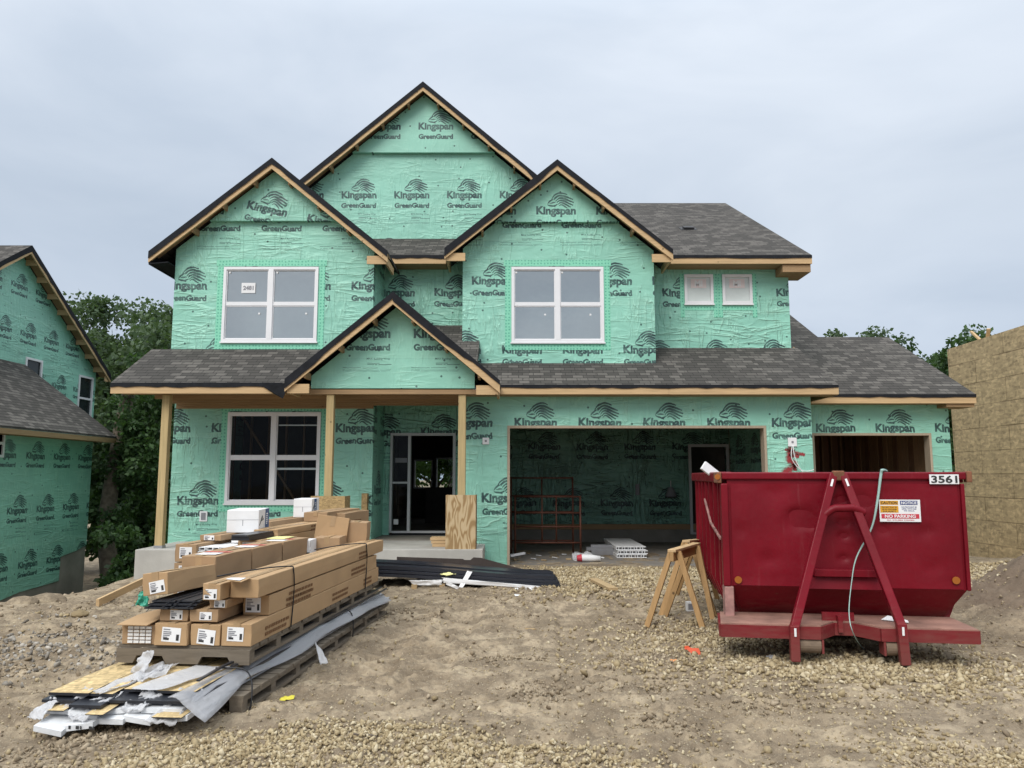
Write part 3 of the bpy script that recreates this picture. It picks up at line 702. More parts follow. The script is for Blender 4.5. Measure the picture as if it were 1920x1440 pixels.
# --- tall centre gable
apB = P(793, 153, 17.25); SB = .855
W_big = wrap_mat('wrap_big', ref(772, 366, YBIG), 'B', wrinkle=.8)
front_wall('gable_wall', YBIG, [(-6.2, 6.4), (2.0, 6.4), (2.0, apB.z - .17 - SB * (2.0 - apB.x)), (apB.x, apB.z - .17), (-6.2, apB.z - .17 - SB * (apB.x + 6.2))], [], W_big)
# --- triangular panels standing proud of each gable
def panel(Y, ap, s, zb, mat, out=.11):
    hw = (ap.z - .175 - zb) / s
    MB().wall((0, Y - out, 0), X0, Y0v, out - .003, [(ap.x - hw, zb), (ap.x + hw, zb), (ap.x, ap.z - .175)]).build('gable_panel', mat, house)
panel(YUP, apL, SL, P(510, 415, YUP - .07).z, wrap_mat('wrap_panel_left', ref(503, 395, YUP), 'A', rot=R(13), wrinkle=1.1))
panel(YMID, apM, SL, P(1045, 417, YMID - .07).z, wrap_mat('wrap_panel_mid', ref(1042, 399, YMID), 'A', wrinkle=.6))
panel(YBIG, apB, SB, P(793, 287, YBIG - .07).z, wrap_mat('wrap_panel_big', ref(818, 241, YBIG), 'A', wrinkle=.3))
# --- entry recess
W_door = wrap_mat('wrap_door', ref(660, 935, YDOOR), 'A', wrinkle=1.5)
dr = pxrect(731, 812, 854, 999, YDOOR); GX = -.93
front_wall('wall', YDOOR, [(XR, .3), (dr[0], .3), (dr[0], dr[3]), (dr[1], dr[3]), (dr[1], .3), (GX, .3), (GX, 3.6), (XR, 3.6)], [], W_door)
W_side = wrap_mat('wrap_side', (0, 1.4), 'A', 'Y', wrinkle=1.2)
MB().wall((XR - .15, 0, 0), Y0v, X0, .15, rect(YLOW + .15, YDOOR, .3, 3.6)).build('side_wall', W_side, house)
MB().wall((GX, 0, 0), Y0v, X0, .15, rect(YGAR + .15, 22.0, 0, 3.6)).build('side_wall', W_side, house)
# --- garage front walls
gar = pxrect(951, 798, 1441, 1060, YGAR); GR = P(1522, 800, YGAR).x
W_gar = wrap_mat('wrap_garage', ref(1004, 793, YGAR), 'A', wrinkle=1.0)
front_wall('wall', YGAR, [(GX, .0), (gar[0], .0), (gar[0], gar[3]), (gar[1], gar[3]), (gar[1], .0), (GR, .0), (GR, 3.30), (GX, 3.30)], [], W_gar)
TR = P(1780, 800, YTHIRD).x
g3 = pxrect(1527, 812, 1753, 1060, YTHIRD)
W_third = wrap_mat('wrap_third', ref(1567, 803, YTHIRD), 'A', wrinkle=.9)
front_wall('wall', YTHIRD, [(GR, .0), (g3[0], .0), (g3[0], g3[3]), (g3[1], g3[3]), (g3[1], .0), (TR, .0), (TR, 3.30), (GR, 3.30)], [], W_third)
MB().wall((GR - .15, 0, 0), Y0v, X0, .15, rect(YGAR + .15, YTHIRD, 0, 3.3)).build('side_wall', W_side, house)
def jamb(r, Y, mat, wd=.05):
    j = MB(); y0, y1 = Y - .02, Y + .20; x0, x1, _, z1 = r
    j.box(x0 + .001, x0 + wd, y0, y1, .004, z1 - wd); j.box(x1 - wd, x1 - .001, y0, y1, .004, z1 - wd); j.box(x0 + .001, x1 - .001, y0, y1, z1 - wd, z1 - .001)
    return j.build('garage_jamb', mat, house)
M['jamb'] = wood('jamb', (.42, .34, .25), 2, .8, .2, False)
jamb(gar, YGAR, M['jamb']); jamb(g3, YTHIRD, M['jamb'])
# --- outer sides, rear and foundation
W_out = wrap_mat('wrap_outer', (2, 1.9), 'A', 'Y')
for (x, ya, yb, z0, z1) in ((XL, YLOW + .15, 27.9, .3, 3.6), (XL, YUP + .15, 27.9, 3.6, 6.35)):
    MB().wall((x, 0, 0), Y0v, X0, .15, rect(ya, yb, z0, z1)).build('side_wall', W_out, house)
MB().wall((MXE - .15, 0, 0), Y0v, X0, .15, [(YMAIN + .15, 3.6), (27.9, 3.6), (27.9, 6.3), (22.4, 9.6), (YMAIN + .15, 6.5)]).build('side_wall', W_out, house)
MB().wall((TR - .15, 0, 0), Y0v, X0, .15, [(YTHIRD + .15, 0), (22.6, 0), (22.6, 3.4), (19.4, 5.1), (YTHIRD + .15, 3.3)]).build('side_wall', W_out, house)
MB().wall((MXL, 0, 0), Y0v, X0, .15, rect(YMID + .15, YMAIN, 3.7, 6.3)).build('side_wall', W_out, house)
MB().wall((MXR - .15, 0, 0), Y0v, X0, .15, rect(YMID + .15, YMAIN, 3.7, 6.3)).build('side_wall', W_out, house)
MB().wall((XR - .15, 0, 0), Y0v, X0, .15, rect(YUP + .15, YMAIN, 3.4, 6.3)).build('side_wall', W_out, house)
YREAR = 24.0
r1 = pxrect(776, 862, 811, 916, YREAR); r2 = pxrect(817, 858, 852, 916, YREAR)
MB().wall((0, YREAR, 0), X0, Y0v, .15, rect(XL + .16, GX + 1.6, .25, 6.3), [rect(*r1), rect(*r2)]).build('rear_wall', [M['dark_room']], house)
for r in (r1, r2):
    f = MB(); x0, x1, z0, z1 = r
    f.box(x0, x1, YREAR - .02, YREAR + .1, z0, z0 + .04); f.box(x0, x1, YREAR - .02, YREAR + .1, z1 - .04, z1); f.box(x0, x0 + .04, YREAR - .02, YREAR + .1, z0 + .04, z1 - .04); f.box(x1 - .04, x1, YREAR - .02, YREAR + .1, z0 + .04, z1 - .04)
    win = f.build('window', M['vinyl_grey'], house)
    MB().add([(x0 + .04, YREAR + .03, z0 + .04), (x1 - .04, YREAR + .03, z0 + .04), (x1 - .04, YREAR + .03, z1 - .04), (x0 + .04, YREAR + .03, z1 - .04)], [(0, 1, 2, 3)]).build('pane', M['glass_dark'], win)
MB().box(XL + .16, GX, YLOW + .16, YREAR - .01, 3.36, 3.55).build('upper_floor', M['pine_dark_x'], house)
MB().box(XL + .16, GX - .002, YLOW + .16, YREAR - .01, .30, .42).build('floor', M['slab'], house)
inn = MB()
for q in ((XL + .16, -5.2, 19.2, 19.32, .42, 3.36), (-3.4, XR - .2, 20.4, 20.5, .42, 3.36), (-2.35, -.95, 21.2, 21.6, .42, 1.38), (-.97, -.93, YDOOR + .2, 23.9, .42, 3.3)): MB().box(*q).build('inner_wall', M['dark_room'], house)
st = MB()
for k in range(9): st.box(-6.5 + k * .41, -6.46 + k * .41, 18.0, 18.09, .42, 3.36)
st.box(-6.6, -3.0, 18.0, 18.09, 3.27, 3.355); st.box(-6.6, -3.0, 18.0, 18.09, .421, .46)
st.build('stud_wall', M['pine_dark_z'], house)
MB().bar((-6.2, 17.2, 3.3), (-4.6, 17.2, .9), .09, .04).bar((-4.4, 17.6, .43), (-4.4, 17.6, 3.3), .07, .04, (0, 1, 0)).build('brace', M['pine_dark_z'], house)
fd = MB()
fd.box(XL - .01, XR, YLOW - .01, YLOW + .3, -1.6, .299); fd.box(XL - .01, XL + .25, YLOW + .31, 27.9, -2.2, .299)
fd.box(GX + .02, gar[0] - .0, YGAR + .012, YGAR + .3, -.6, .0); fd.box(gar[1], GR, YGAR + .012, YGAR + .3, -.6, .0); fd.box(TR - .3, TR - .01, YTHIRD + .02, 22.6, -1.4, .0)
fd.build('foundation', M['concrete'], house)
MB().box(gar[0] - .6, GR - .16, YGAR - .06, 21.0, -.5, .001).box(GR - .158, TR - .301, YTHIRD - .06, 22.2, -.5, .003).build('garage_slab', M['slab'], house)
# garage interior: back wall in wrap on a wood sill, inner door
YBK = 20.2
W_back = wrap_mat('wrap_back', ref(1200, 838, YBK), 'A', wrinkle=2.4, tint=(.58, .58, .58))  # tint puts the shade of the garage interior into the wrap colour
idr = pxrect(1297, 838, 1363, 998, YBK)
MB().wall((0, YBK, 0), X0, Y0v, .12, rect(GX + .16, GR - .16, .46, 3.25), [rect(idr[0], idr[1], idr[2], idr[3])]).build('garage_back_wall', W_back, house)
MB().box(GX + .16, GR - .16, YBK - .02, YBK + .12, .32, .455).build('sill_plate', M['pine_dark_x'], house)
MB().box(GX + .16, GR - .16, YBK - .01, YBK + .2, -.1, .315).build('curb', M['concrete_dark'], house)
f = MB(); x0, x1, z0, z1 = idr; y0, y1 = YBK - .05, YBK + .1
f.box(x0 - .07, x0, y0, y1, z0, z1 + .07); f.box(x1, x1 + .07, y0, y1, z0, z1 + .07); f.box(x0, x1, y0, y1, z1, z1 + .07); f.box(x0 - .07, x1 + .07, y0, y1, z0 - .05, z0 - .001)
f.build('inner_door_frame', M['vinyl_grey'], house)
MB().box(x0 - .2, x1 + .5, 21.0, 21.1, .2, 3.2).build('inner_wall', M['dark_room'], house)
MB().box(GX + .16, GR - .16, YGAR + .2, YBK - .06, 3.10, 3.20).build('garage_ceiling', M['pine_dark_x'], house)
MB().box(GR - .15, GR - .10, YTHIRD + .16, YBK, .0, 3.2).build('partition_wall', wrap_mat('wrap_partition', (3, 2.3), 'A', 'Y', wrinkle=1.6, tint=(.85, .85, .85)), house)  # wrap tinted darker here too, for the shade indoors
MB().box(GR - .098, GR - .03, YTHIRD + .16, YBK, .0, 3.2).build('partition_wall', M['stud'], house)
for k in range(20): MB().box(TR - .205 - .008 * (k % 2), TR - .152, YTHIRD + .18 + k * .24, YTHIRD + .18 + k * .24 + .215, .02, 3.2).build('garage_sheathing', M['sheath' if k % 3 == 0 else 'stud' if k % 3 == 1 else 'pine_dark_z'], house)
sw = MB()
for k in range(14): sw.box(GR + .05 + k * .25, GR + .09 + k * .25, 20.95, 21.09, .02, 3.2)
sw.build('garage_stud', M['pine_dark_z'], house)
sb = MB()
for k in range(18): sb.box(GR - .02 + k * .19, GR + .165 + k * .19, 21.1 + .012 * (k % 3), 21.2, .02, 3.2)
sb.build('garage_sheathing', M['stud'], house)
MB().box(GR, TR - .16, YTHIRD + .16, 21.3, 3.10, 3.2).build('garage_ceiling', M['pine_dark_x'], house)

# --- roofs
SH_F = shingle_mat('shingle_front', 'X', .55); SH_S = shingle_mat('shingle_side', 'Y', .83, .8)
def slope_roof(name, x0, x1, ye, ze, s, yt, t=.05, mats=None, fascia=True, fx0=None, fx1=None):
    zt = ze + s * (yt - ye)
    o = MB().prism([(x0, ye, ze), (x0, yt, zt), (x0, yt, zt - t), (x0, ye + .001, ze - t)], (x1 - x0, 0, 0)).build(name, SH_F, house)
    if fascia:
        # ragged drip edge of roofing felt, then the board
        fx0 = x0 if fx0 is None else fx0; fx1 = x1 if fx1 is None else fx1
        n = max(4, int((fx1 - fx0) / .22)); top = [(fx0 + (fx1 - fx0) * k / n, ye - .012, ze - .004) for k in range(n + 1)]
        bot = [(q[0], ye - .016, ze - .055 - .022 * random.random()) for q in top]
        MB().sheet([top, bot]).build('drip_edge', M['felt'], o)
        MB().box(fx0, fx1, ye, ye + .04, ze - .19, ze - t - .002).build('fascia', M['pine_x'], o)
    return o
def gable_roof(name, ap, s, hl, hr, yf, yb, wall_y, t=.15, zfloor=None, returns=(True, True), lookouts=True):
    ax, az = ap.x, ap.z; objs = None
    m = MB()
    for sg, hw in ((-1, hl), (1, hr)):
        ex = ax + sg * hw; ez = az - s * hw
        m.prism([(ax, yf, az), (ex, yf, ez), (ex, yf, ez - .06), (ax, yf, az - .06)], (0, yb - yf, 0), 0)
    o = m.build(name, SH_S, house)
    fm = MB(); fb = MB(); lks = []; sof = MB()
    for sg, hw in ((-1, hl), (1, hr)):
        n = int(hw / .16); up = []; dn = []
        stepd = 0.0
        for k in range(n + 1):
            d = hw * k / n
            if random.random() < .16: stepd = random.choice([-.075, -.04, 0, .03, .06])
            up.append((ax + sg * d, yf - .014, az - s * d + .002)); dn.append((ax + sg * d, yf - .018, az - s * d - .125 - stepd * .7 - .012 * random.random()))
        fm.sheet([up, dn])
        L = hw
        fb.prism([(ax, yf, az - .062), (ax + sg * L, yf, az - s * L - .062), (ax + sg * L, yf, az - s * L - .225), (ax, yf, az - .225)], (0, .04, 0))
        q = .35
        while q < L - .3 and lookouts:
            zc = az - s * q - .19
            lks.append((ax + sg * q - .02, ax + sg * q + .02, yf + .041, wall_y - .002, zc - .07, zc + .05)); q += .6
        sof.prism([(ax, yf + .041, az - .064), (ax + sg * L, yf + .041, az - s * L - .064), (ax + sg * L, yf + .041, az - s * L - .085), (ax, yf + .041, az - .085)], (0, wall_y - yf - .045, 0))
    fm.build('roof_felt', M['felt'], o); fb.build('rake_board', M['pine_x'], o)
    for q in lks: MB().box(*q).build('lookout', M['pine_dark_y'], o)
    sof.build('soffit', M['pine_dark_x'], o)
    for (sg, hw, on) in ((-1, hl, returns[0]), (1, hr, returns[1])):
        if not on: continue
        ex = ax + sg * hw; ez = az - s * hw
        xi = ex - sg * .42
        MB().box(min(ex - sg * .03, xi), max(ex - sg * .03, xi), yf + .05, yf + .09, ez - .25, ez - .085).box(min(ex - sg * .02, ex - sg * .06), max(ex - sg * .02, ex - sg * .06), yf + .1, wall_y + .6, ez - .24, ez - .1).build('eave_return', M['pine_x'], o)
    return o
# main roof
ym = 16.1; zm_ = P(1400, 478, ym).z; mxl, mxr = -7.0, P(1522, 475, ym).x
mr = slope_roof('main_roof', mxl, mxr, ym, zm_, .545, 22.43, fascia=False)
MB().prism([(mxl, 22.43, zm_ + .545 * 6.33), (mxl, 28.7, zm_ + .05), (mxl, 28.7, zm_), (mxl, 22.43, zm_ + .545 * 6.33 - .05)], (mxr - mxl, 0, 0)).build('rear_slope', SH_F, mr)
for a, b in ((P(731, 480, ym).x, P(836, 480, ym).x), (P(1258, 480, ym).x, mxr)):
    n = 8; top = [(a + (b - a) * k / n, ym - .012, zm_ - .004) for k in range(n + 1)]
    MB().sheet([top, [(q[0], ym - .016, zm_ - .06 - .03 * random.random()) for q in top]]).build('drip_edge', M['felt'], mr)
    MB().box(a, b, ym, ym + .04, zm_ - .19, zm_ - .052).build('fascia', M['pine_x'], mr)
    MB().box(a, b, ym + .041, YMAIN - .002, zm_ - .185, zm_ - .165).build('soffit', M['pine_dark_x'], mr)
MB().box(mxr - .62, mxr - .02, ym + .045, YMAIN + .3, zm_ - .36, zm_ - .20).build('eave_return', M['pine_dark_x'], mr)
vx = P(1291, 428, 18.0)
def on_main(u, v):
    a, y, z = ray(u, v); Yq = (CAMZ - zm_ + .545 * ym) / (.545 - z / y); return Vector((a / y * Yq, Yq, CAMZ + z / y * Yq))
q = on_main(1291, 430)
vm = Matrix.Translation(q) @ Matrix.Rotation(math.atan(.545), 4, 'X')
MB().box(-.13, .13, -.06, .12, .0, .06, 0, vm).box(-.2, .2, -.1, .24, .0, .012, 0, vm).build('roof_vent', M['dark_vent'], mr)
gable_roof('gable_roof', apB, SB, 4.55, 4.55, 17.25, 26.0, YBIG, returns=(False, False))
lg_ = gable_roof('gable_roof', apL, SL, 2.38, 2.37, 14.95, 19.5, YUP, returns=(False, True))
ex = apL.x - 2.38; ez = apL.z - SL * 2.38
MB().prism([(ex, 14.97, ez - .02), (ex, 19.4, ez - .02), (ex, 19.4, ez - .26), (ex, 14.97, ez - .26)], (.05, 0, 0)).build('eave_felt', M['felt'], lg_)
MB().prism([(ex + .05, 14.97, ez - .25), (XL - .002, 14.97, ez - .22), (XL - .002, 19.4, ez - .22), (ex + .05, 19.4, ez - .25)], (0, 0, .02)).build('soffit', M['felt'], lg_)
gable_roof('gable_roof', apM, SL, 2.31, 2.34, 15.3, 19.5, YMID)
apP = P(737, 547, 13.6)
YPW = 14.0
pg = gable_roof('porch_gable_roof', apP, .835, 1.89, 1.92, 13.6, 16.58, YPW)
# porch roof
yp = 13.8; zp = P(300, 717, yp).z; pxl = P(208, 716, yp).x; SPO = .57
pr = slope_roof('porch_roof', pxl, P(540, 720, yp).x, yp, zp, SPO, YUP - .002, fascia=False)
MB().prism([(P(540, 720, yp).x, yp + .35, zp + SPO * .35), (P(540, 720, yp).x, YUP - .002, zp + SPO * (YUP - .002 - yp)), (P(540, 720, yp).x, YUP - .002, zp + SPO * (YUP - yp) - .05), (P(540, 720, yp).x, yp + .35, zp + SPO * .35 - .05)], (apP.x - P(540, 720, yp).x, 0, 0)).build('roof_slope', SH_F, pr)
MB().prism([(apP.x, yp + .3, zp + SPO * .3), (apP.x, YMAIN - .003, zp + SPO * (YMAIN - .003 - yp)), (apP.x, YMAIN - .003, zp + SPO * (YMAIN - yp) - .05), (apP.x, yp + .3, zp + SPO * .3 - .05)], (XR - apP.x, 0, 0)).build('roof_slope', SH_F, pr)
MB().prism([(apP.x + .01, yp + .3, zp + SPO * .3), (apP.x + .01, YMAIN - .003, zp + SPO * (YMAIN - .003 - yp)), (apP.x + .01, YMAIN - .003, zp + SPO * (YMAIN - yp) - .05), (apP.x + .01, yp + .3, zp + SPO * .3 - .05)], (MXL - apP.x - .012, 0, 0)).build('roof_slope', SH_F, pr)
xe = P(899, 650, YMID).x
MB().prism([(MXL, yp + .6, zp + SPO * .6), (MXL, YMID - .003, zp + SPO * (YMID - .003 - yp)), (MXL, YMID - .003, zp + SPO * (YMID - yp) - .2), (MXL, yp + .6, zp + SPO * .6 - .2)], (xe - MXL, 0, 0)).build('roof_slope', SH_F, pr)
a, b = pxl, P(530, 720, yp).x
n = 22; top = [(a + (b - a) * k / n, yp - .012, zp - .004) for k in range(n + 1)]
MB().sheet([top, [(q[0], yp - .016, zp - .07 - .03 * random.random()) for q in top]]).build('drip_edge', M['felt'], pr)
MB().box(a, b, yp, yp + .04, zp - .20, zp - .056).build('fascia', M['pine_x'], pr)
MB().bar((pxl + .02, yp + .05, zp - .13), (pxl + .02, YUP - .02, zp + SPO * (YUP - yp) - .15), .04, .15).build('rake_board', M['pine_y'], pr)
fl = [(P(490, 722, yp).x, yp - .03, zp - .05), (P(545, 722, yp).x, yp - .1, zp - .02), (P(533, 740, yp).x, yp - .07, zp - .30), (P(516, 738, yp).x, yp - .03, zp - .22)]
MB().sheet([[fl[0], fl[1]], [fl[3], fl[2]]]).build('loose_felt_flap', M['felt'], pr)
# garage roof, third bay roof
yg = 14.6; zg = P(1200, 721, yg).z; gxe = P(1572, 722, yg).x
gr = slope_roof('garage_roof', P(925, 720, yg).x - .3, gxe, yg, zg, .52, YMAIN - .003, fascia=False)
MB().box(GX, gxe, yg + .041, YGAR - .003, zg - .19, zg - .172).build('soffit', M['pine_dark_x'], gr)
a, b = P(936, 722, yg).x, gxe
n = 36; top = [(a + (b - a) * k / n, yg - .012, zg - .004) for k in range(n + 1)]
MB().sheet([top, [(q[0], yg - .016, zg - .055 - .025 * random.random()) for q in top]]).build('drip_edge', M['felt'], gr)
MB().box(a, (a + b) * .5, yg, yg + .04, zg - .185, zg - .052).box((a + b) * .5 + .004, b, yg, yg + .04, zg - .187, zg - .052).build('fascia', M['pine_x'], gr)
MB().prism([(gxe - .03, yg + .05, zg - .05), (gxe - .03, YMAIN + .2, zg + .52 * (YMAIN + .2 - yg) - .05), (gxe - .03, YMAIN + .2, zg - .2), (gxe - .03, yg + .05, zg - .2)], (.028, 0, 0)).build('rake_board', M['pine_dark_y'], gr)
yt = 15.9; zt = P(1700, 739, yt).z; txe = P(1830, 742, yt).x
tr = slope_roof('third_bay_roof', GR + .01, txe, yt, zt, .52, 19.44, fx0=GR + .02)
MB().prism([(GR + .01, 19.442, zt + .52 * 3.54), (GR + .01, 23.0, zt), (GR + .01, 23.0, zt - .05), (GR + .01, 19.442, zt + .52 * 3.54 - .05)], (txe - GR, 0, 0)).build('rear_slope', SH_F, tr)
MB().prism([(MXE + .02, 19.3, zt + .52 * 3.4), (MXE + .02, 23, zt + .52 * 7.1), (MXE + .02, 23, zt + .52 * 7.1 - .3), (MXE + .02, 19.3, zt + .52 * 3.4 - .3)], (7.78 - MXE, 0, 0)).build('roof_slope', SH_F, tr)
MB().box(GR + .02, txe, yt + .041, YTHIRD - .003, zt - .185, zt - .168).build('soffit', M['pine_dark_x'], tr)
MB().box(txe - .6, txe - .02, yt + .045, YTHIRD + .2, zt - .26, zt - .19).build('eave_return', M['pine_dark_x'], tr)

# --- porch: gable infill, beams, joists, posts, slab
zb = P(737, 728, YPW).z
W_pg = wrap_mat('wrap_porch', ref(690, 626, YPW), 'B', wrinkle=.55)
px0, px1 = P(584, 700, YPW).x, P(890, 700, YPW).x
front_wall('porch_gable_wall', YPW, [(px0, zb), (px1, zb), (px1, apP.z - .2 - .835 * (px1 - apP.x)), (apP.x, apP.z - .2), (px0, apP.z - .2 - .835 * (apP.x - px0))], [], W_pg, .1)
zc = zb - .02
bm_ = MB(); bm_.box(pxl + .12, -.6, YPW + .02, YPW + .09, zc - .085, zc); bm_.box(pxl + .12, -.6, YPW + .10, YPW + .16, zc - .082, zc - .003)
bm_.build('porch_beam', M['pine_dark_x'], house)
for k, yy in enumerate((14.45, 14.78, 15.1, 15.4)):
    if yy < YLOW: MB().box(pxl + .5, GX - .01, yy, yy + .04, zc - .13 - .012 * k, zc + .06).build('ceiling_joist', M['pine_dark_x'], house)
MB().box(XR, GX, YLOW + .15, YLOW + .19, zc - .12, zc + .06).build('ceiling_joist', M['pine_dark_x'], house)
MB().box(XL + .05, XR, YLOW - .045, YLOW - .003, zc - .215, zc + .05).build('ledger_board', M['pine_dark_x'], house)
MB().box(pxl + .3, GX, YPW + .17, YLOW - .05, zc + .07, zc + .09).box(XR, GX, YLOW, YDOOR, zc + .07, zc + .09).build('porch_deck', M['pine_dark_y'], house)
dg = MB()
for a in (-5.2, -3.7, -2.6, -1.6): dg.bar((a, YPW + .2, zc - .02), (a + .75, YLOW - .1, zc - .04), .04, .09)
dg.build('ceiling_brace', M['pine_dark_y'], house)
ZP = .40; YPF = 13.85
slab = MB(); slab.box(-6.62, -5.4, YPF - .02, YLOW - .02, -.7, ZP); slab.box(-5.4, P(905, 1030, YPF).x, YPF, YDOOR - .002, -.4, ZP)
slab.build('porch_slab', M['concrete'], house, bevel=.012)
stp = MB(); stp.box(-3.6, P(858, 1040, YPF).x - .6, YPF - .42, YPF - .003, -.3, .17); stp.build('porch_step', M['concrete'], house, bevel=.012)
MB().box(XR + .2, GX - .1, YDOOR - .05, YDOOR - .004, ZP - .003, ZP + .09).build('threshold', M['felt'], house)
for k, u in enumerate((307, 617, 866)):
    x = P(u, 880, 14.12).x; y = 14.12
    po = MB().box(x - .068, x + .068, y - .068, y + .068, ZP + .03, zc - .086).build('porch_post', M['post'], house, bevel=.008)
    if k == 0: MB().box(x - .075, x + .075, y - .075, y + .075, ZP, ZP + .05).build('post_bracket', M['grey_metal'], po)
    if k == 2:
        a, b = P(836, 980, 13.95).x, P(892, 980, 13.95).x; z1 = P(860, 928, 13.95).z
        MB().box(a, b, 13.9, 13.918, ZP + .002, z1).build('post_cover', M['plywood'], po)
        [MB().box(q, q + .018, 13.92, 14.35, ZP + .002, z1 - .003).build('post_cover', M['pine_dark_z'], po) for q in (a - .003, b - .015)]
    if k == 1:
        a, b = P(583, 960, 13.95).x, P(647, 960, 13.95).x; z1 = P(610, 930, 13.95).z
        MB().box(a, b, 13.9, 13.918, ZP + .002, z1).box(a - .003, a + .015, 13.92, 14.35, ZP + .002, z1 - .003).box(b - .015, b + .003, 13.92, 14.35, ZP + .002, z1 - .003).build('post_cover', M['osb'], po)
# entry door unit
f = MB(); x0, x1, z0, z1 = dr; ya, yb = YDOOR - .03, YDOOR + .14; sx = P(767, 900, YDOOR).x
f.box(x0, x0 + .05, ya, yb, z0, z1); f.box(x1 - .06, x1, ya, yb, z0, z1); f.box(x0 + .05, x1 - .06, ya, yb, z1 - .055, z1); f.box(sx - .03, sx + .03, ya, yb, z0 + .04, z1 - .055); f.box(x0 + .05, x1 - .06, ya - .03, yb, z0, z0 + .04)
dfm = f.build('entry_door_frame', M['vinyl_grey'], house)
zs = P(750, 905, YDOOR).z
MB().box(x0 + .05, sx - .03, YDOOR, YDOOR + .05, zs - .02, zs + .02).build('sidelight_rail', M['vinyl_grey'], dfm)
MB().add([(x0 + .05, YDOOR + .03, z0 + .04), (sx - .03, YDOOR + .03, z0 + .04), (sx - .03, YDOOR + .03, z1 - .055), (x0 + .05, YDOOR + .03, z1 - .055)], [(0, 1, 2, 3)]).build('sidelight', M['glass_dark'], dfm)
p = P(752, 863, YDOOR); MB().box(p.x - .13, p.x + .13, YDOOR + .022, YDOOR + .026, p.z - .05, p.z + .05).build('sticker', M['greyprint'], dfm)
p = P(742, 979, YDOOR); MB().box(p.x - .05, p.x + .05, YDOOR + .022, YDOOR + .026, p.z - .05, p.z + .06).build('sticker', M['paper'], dfm)
# window extras: number card, corner dots, lowered sash rails
x0, x1, z0, z1 = upwin; c = P(466, 540, YUP)
s = MB(); s.box(c.x - .14, c.x + .14, YUP - .006, YUP - .003, c.z - .105, c.z + .105); s.text('2481', .21, Matrix.Translation((c.x, YUP - .008, c.z)), 1, .045)
s.build('number_card', [M['paper'], M['greyprint']], wl, weld=False)
dots = MB()
for win_, lst, Yw in ((wl, ((431, 511), (520, 511), (486, 588), (574, 588)), YUP), (wm, ((968, 511), (1054, 511), (1022, 590), (1107, 590)), YMID)):
    for u, v in lst: c = P(u, v, Yw); MB().box(c.x - .018, c.x + .018, Yw - .004, Yw - .001, c.z - .018, c.z + .018).build('sticker', M['paper'], win_)
for Yw, r in ((YUP, upwin), (YMID, midwin)):
    MB().box(r[0] - .3, r[1] + .3, Yw + .5, Yw + .55, r[2] - .5, r[3] + .4).build('inner_wall', M['blind'], house)
MB().box(s1[0] - .3, s2[1] + .3, YMAIN + .16, YMAIN + .2, s1[2] - .4, s1[3] + .2).build('inner_wall', M['blind_pale'], house)
x0, x1, z0, z1 = lowwin; xm = (x0 + x1) / 2
z = P(560, 879, YLOW).z; z2 = P(560, 797, YLOW).z
MB().box(xm + .05, x1 - .055, YLOW + .04, YLOW + .06, z - .02, z + .02).box(xm + .05, x1 - .055, YLOW + .04, YLOW + .06, z2 - .012, z2 + .012).build('lowered_sash', M['vinyl'], house)
# boxes and wires on the walls, red paint
def light_box(u, v, Y, w=.13, wire=False):
    c = P(u, v, Y)
    b = MB().box(c.x - w / 2, c.x + w / 2, Y - .03, Y - .001, c.z - w / 2, c.z + w / 2).build('wall_box', M['white'], house, bevel=.006)
    MB().box(c.x - .02, c.x + .02, Y - .034, Y - .0305, c.z - .02, c.z + .02).build('knockout', M['greyprint'], b)
    return c, b
light_box(911, 827, YGAR)
c, b = light_box(1485, 829, YGAR, .17)
pts = [c + Vector((-.01, -.04, -.07)), c + Vector((-.05, -.07, -.22)), c + Vector((-.03, -.08, -.36)), c + Vector((.10, -.07, -.52)), c + Vector((.24, -.06, -.56)), c + Vector((.38, -.05, -.53))]
def smooth_path(pts, k=6):
    o = []; n = len(pts)
    for i in range(n - 1):
        p0, p1, p2, p3 = pts[max(i - 1, 0)], pts[i], pts[i + 1], pts[min(i + 2, n - 1)]
        for j in range(k):
            t = j / k; o.append(.5 * ((2 * p1) + (p2 - p0) * t + (2 * p0 - 5 * p1 + 4 * p2 - p3) * t * t + (3 * p1 - p0 - 3 * p2 + p3) * t ** 3))
    return o + [pts[-1]]
MB().tube(smooth_path(pts), .008, 6).build('wire', M['white'], b, smooth=True)
pts = [c + Vector((.01, -.04, -.07)), c + Vector((-.0, -.07, -.20)), c + Vector((.05, -.08, -.40)), c + Vector((.18, -.07, -.60)), c + Vector((.36, -.06, -.62))]
MB().tube(smooth_path(pts), .008, 6).build('wire', M['white'], b, smooth=True)
def red_paint():
    t = NT('red_spray'); c_ = t.coord(); tr_ = t.n('ShaderNodeBsdfTransparent')
    at = t.n('ShaderNodeAttribute', attribute_name='edge').outputs['Fac']
    fac = t.ramp(t.math('ADD', at, t.math('MULTIPLY', t.math('SUBTRACT', t.noise(c_, 30, 4, .7), .5), .8)), [(.22, .0), (.62, .92)])
    t.fin((.30, .03, .035), .7)
    ms = t.n('ShaderNodeMixShader', {0: fac, 1: tr_.outputs[0], 2: t.b.outputs[0]}); t.link(ms.outputs[0], t.out.inputs[0]); return t.mat
